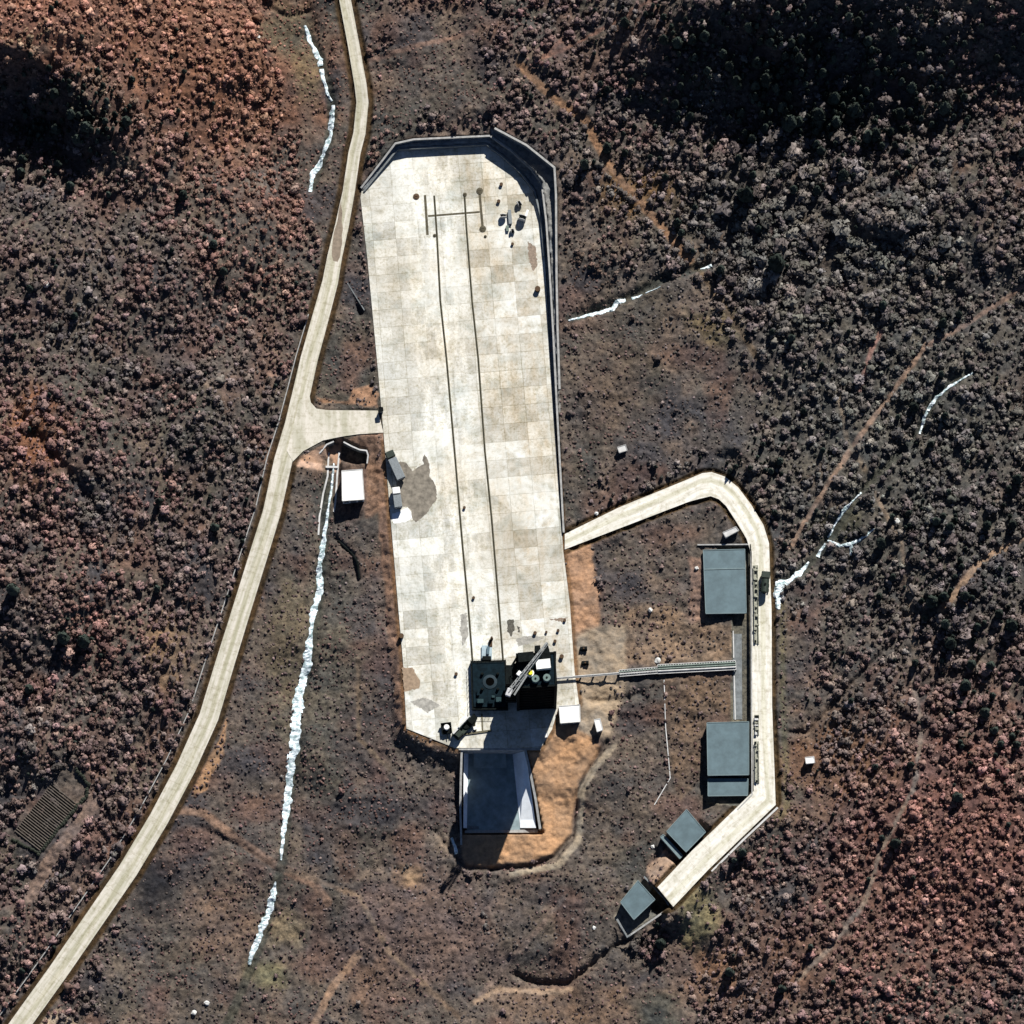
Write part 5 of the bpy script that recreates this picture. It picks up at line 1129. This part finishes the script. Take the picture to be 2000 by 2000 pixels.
keep = rr_.random(len(TX)) < np.where(rr_.random(len(TX)) < md, .03, (1.0-.52*big)*(.5+.8*sstep(.2, .55, vnoise(TX, TY, 5, 61))))
TX, TY, TZ_, tpx, tpy, md, big = [a_[keep] for a_ in (TX, TY, TZ_, tpx, tpy, md, big)]
TR = np.clip(rr_.lognormal(-.62, .46, len(TX)), .25, 1.5)*(1+.95*big)*(1-.35*md)*(1-.35*gz(tpx, tpy, 1160, 480, 110, 130))*1.22
con = rr_.random(len(TX)) < np.clip(.55*gz(tpx, tpy, 1550, 130, 260, 150)+.6*gz(tpx, tpy, 120, 230, 140, 90)+.8*gz(tpx, tpy, 1445, 890, 60, 38)+.12*gz(tpx, tpy, 1900, 1200, 130, 250)+.012, 0, .6)  # dark conifers also crowded onto the shaded slopes to blacken them
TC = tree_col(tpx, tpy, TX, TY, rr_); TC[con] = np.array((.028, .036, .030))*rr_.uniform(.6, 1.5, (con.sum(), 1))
# low scrub and grass tussocks
SXp, SYp = cand(0.95, 52); k = (np.abs(SXp) < 156) & (np.abs(SYp) < 166); SXp, SYp = SXp[k], SYp[k]; k = free(SXp, SYp, .25); SXp, SYp = SXp[k], SYp[k]; SZ = tzr(SXp, SYp); spx, spy = plan_px(SXp, SYp, SZ); smd = meadow(SXp, SYp)
inf = (spx > -30) & (spx < 2030) & (spy > -30) & (spy < 2030)
bare = np.clip(gz(spx, spy, 305, 1735, 40, 50)+gz(spx, spy, 800, 1715, 30, 26)+gz(spx, spy, 560, 1815, 50, 35)+gz(spx, spy, 520, 1900, 45, 35)+gz(spx, spy, 1360, 1790, 40, 60)+gz(spx, spy, 1280, 1990, 50, 60)+gz(spx, spy, 330, 1270, 45, 60), 0, 1)
k = inf & (rr_.random(len(SXp)) < np.where(smd > .5, .50, .20)*(1-bare)); SXp, SYp, SZ, spx, spy = [a_[k] for a_ in (SXp, SYp, SZ, spx, spy)]
SR = rr_.uniform(.16, .55, len(SXp)); SC = tree_col(spx, spy, SXp, SYp, rr_)*rr_.uniform(.45, .8, (len(SXp), 1))
vis = (tpx > 6) & (tpx < 1994) & (tpy > 6) & (tpy < 1994)
order = np.argsort(-np.where(vis, TR, 0)); single = order[:300]; ms = np.ones(len(TX), bool); ms[single] = False
def mass(name, items, m):
    """items: list of (verts, faces, col) blocks -> one mesh"""
    V = np.concatenate([i_[0] for i_ in items]); F = np.concatenate([i_[1] for i_ in items]); Cc_ = np.concatenate([i_[2] for i_ in items])
    me = bpy.data.meshes.new(name); me.vertices.add(len(V)); me.vertices.foreach_set("co", V.reshape(-1).astype(np.float32))
    me.loops.add(F.size); me.loops.foreach_set("vertex_index", F.reshape(-1).astype(np.int32)); me.polygons.add(len(F))
    me.polygons.foreach_set("loop_start", (np.arange(len(F))*3).astype(np.int32)); me.polygons.foreach_set("loop_total", np.full(len(F), 3, np.int32)); me.update(calc_edges=True)
    ca = me.color_attributes.new("col", 'FLOAT_COLOR', 'POINT'); ca.data.foreach_set("color", np.column_stack([Cc_, np.ones(len(Cc_))]).reshape(-1).astype(np.float32))
    me.materials.append(m); o = bpy.data.objects.new(name, me); COL.objects.link(o); return o
def blocks(vars_, X, Y, Z, R, Cl, asp, lift, which, off0=0):
    items = []; off = off0; r = np.random.default_rng(5)
    for vi, (v, f) in enumerate(vars_):
        idx = np.where(which == vi)[0]
        if not len(idx): continue
        a = r.uniform(0, 6.28, len(idx)); ca, sa = np.cos(a), np.sin(a); n_ = len(idx)
        x = v[None, :, 0]*ca[:, None]-v[None, :, 1]*sa[:, None]; y = v[None, :, 0]*sa[:, None]+v[None, :, 1]*ca[:, None]
        P = np.stack([X[idx, None]+x*R[idx, None], Y[idx, None]+y*R[idx, None], Z[idx, None]+(v[None, :, 2]*asp+lift)*R[idx, None]], -1).reshape(-1, 3)
        F = (f[None]+(np.arange(n_)*len(v))[:, None, None]).reshape(-1, 3)+off
        items.append((P, F, np.repeat(Cl[idx], len(v), 0))); off += n_*len(v)
    return items, off
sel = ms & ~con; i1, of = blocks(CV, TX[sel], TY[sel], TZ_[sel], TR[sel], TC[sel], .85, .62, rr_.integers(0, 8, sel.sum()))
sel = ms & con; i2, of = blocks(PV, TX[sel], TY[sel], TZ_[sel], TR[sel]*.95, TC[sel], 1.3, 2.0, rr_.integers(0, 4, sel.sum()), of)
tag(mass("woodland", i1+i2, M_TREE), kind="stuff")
SV = []
for k in range(4):
    r = np.random.default_rng(300+k); SV.append((I1v*r.uniform(.6, 1.25, (len(I1v), 1)), I1f))
i3, of = blocks(SV, SXp, SYp, SZ, SR, SC, .5, .15, rr_.integers(0, 4, len(SXp)))
tag(mass("low_scrub", i3, M_TREE), kind="stuff")
print("trees", len(TX), "scrub", len(SXp))
# the largest trees, each one a thing
def mesh_of(name, v, f, m):
    me = bpy.data.meshes.new(name); me.from_pydata([tuple(a) for a in v], [], [tuple(int(b) for b in a) for a in f]); me.materials.append(m); return me
protoC = [mesh_of("crown", v*np.array([1, 1, .85]), f, M_TREEO) for v, f in CV]; protoP = [mesh_of("crown", v*np.array([1, 1, 1.3]), f, M_TREEO) for v, f in PV]
bm = NB(); tube(bm, (0, 0, -.3), (0, 0, 1.3), .10, .05, 7)
for k in range(3): 
    a_ = k*2.1; tube(bm, (0, 0, .8), (.5*math.cos(a_), .5*math.sin(a_), 1.5), .04, .02, 5)
tm = bpy.data.meshes.new("trunk"); bm.to_mesh(tm); bm.free(); tm.materials.append(mat("bark", (.07, .055, .045), var=.3, vscale=4))
def zone(px, py):
    a = ("upper" if py < 670 else "middle" if py < 1330 else "lower"); b = ("far left" if px < 333 else "left" if px < 667 else "centre" if px < 1333 else "right" if px < 1667 else "far right"); return a, b
for i in single:
    a, b = zone(tpx[i], tpy[i]); kind = "dark evergreen" if con[i] else "bare brown"
    cnm = "pine_tree" if con[i] else "bare_tree"
    lab = f"{'dark evergreen with pointed crown' if con[i] else 'large bare brown-grey crown'} standing out of the woods, {a} {b} of the photo"
    t = empty(cnm, (TX[i], TY[i], TZ_[i]), lab, "tree", f"{kind} trees, {a} {b}", rz=random.uniform(0, 6.28))
    for me, lift in ((random.choice(protoP) if con[i] else random.choice(protoC), 2.0 if con[i] else .62), (tm, 0)):
        o = bpy.data.objects.new("crown" if lift else "trunk", me); COL.objects.link(o); o.parent = t
        o.scale = (TR[i],)*3; o.location = (0, 0, lift*TR[i]); o.color = (*TC[i], 1)
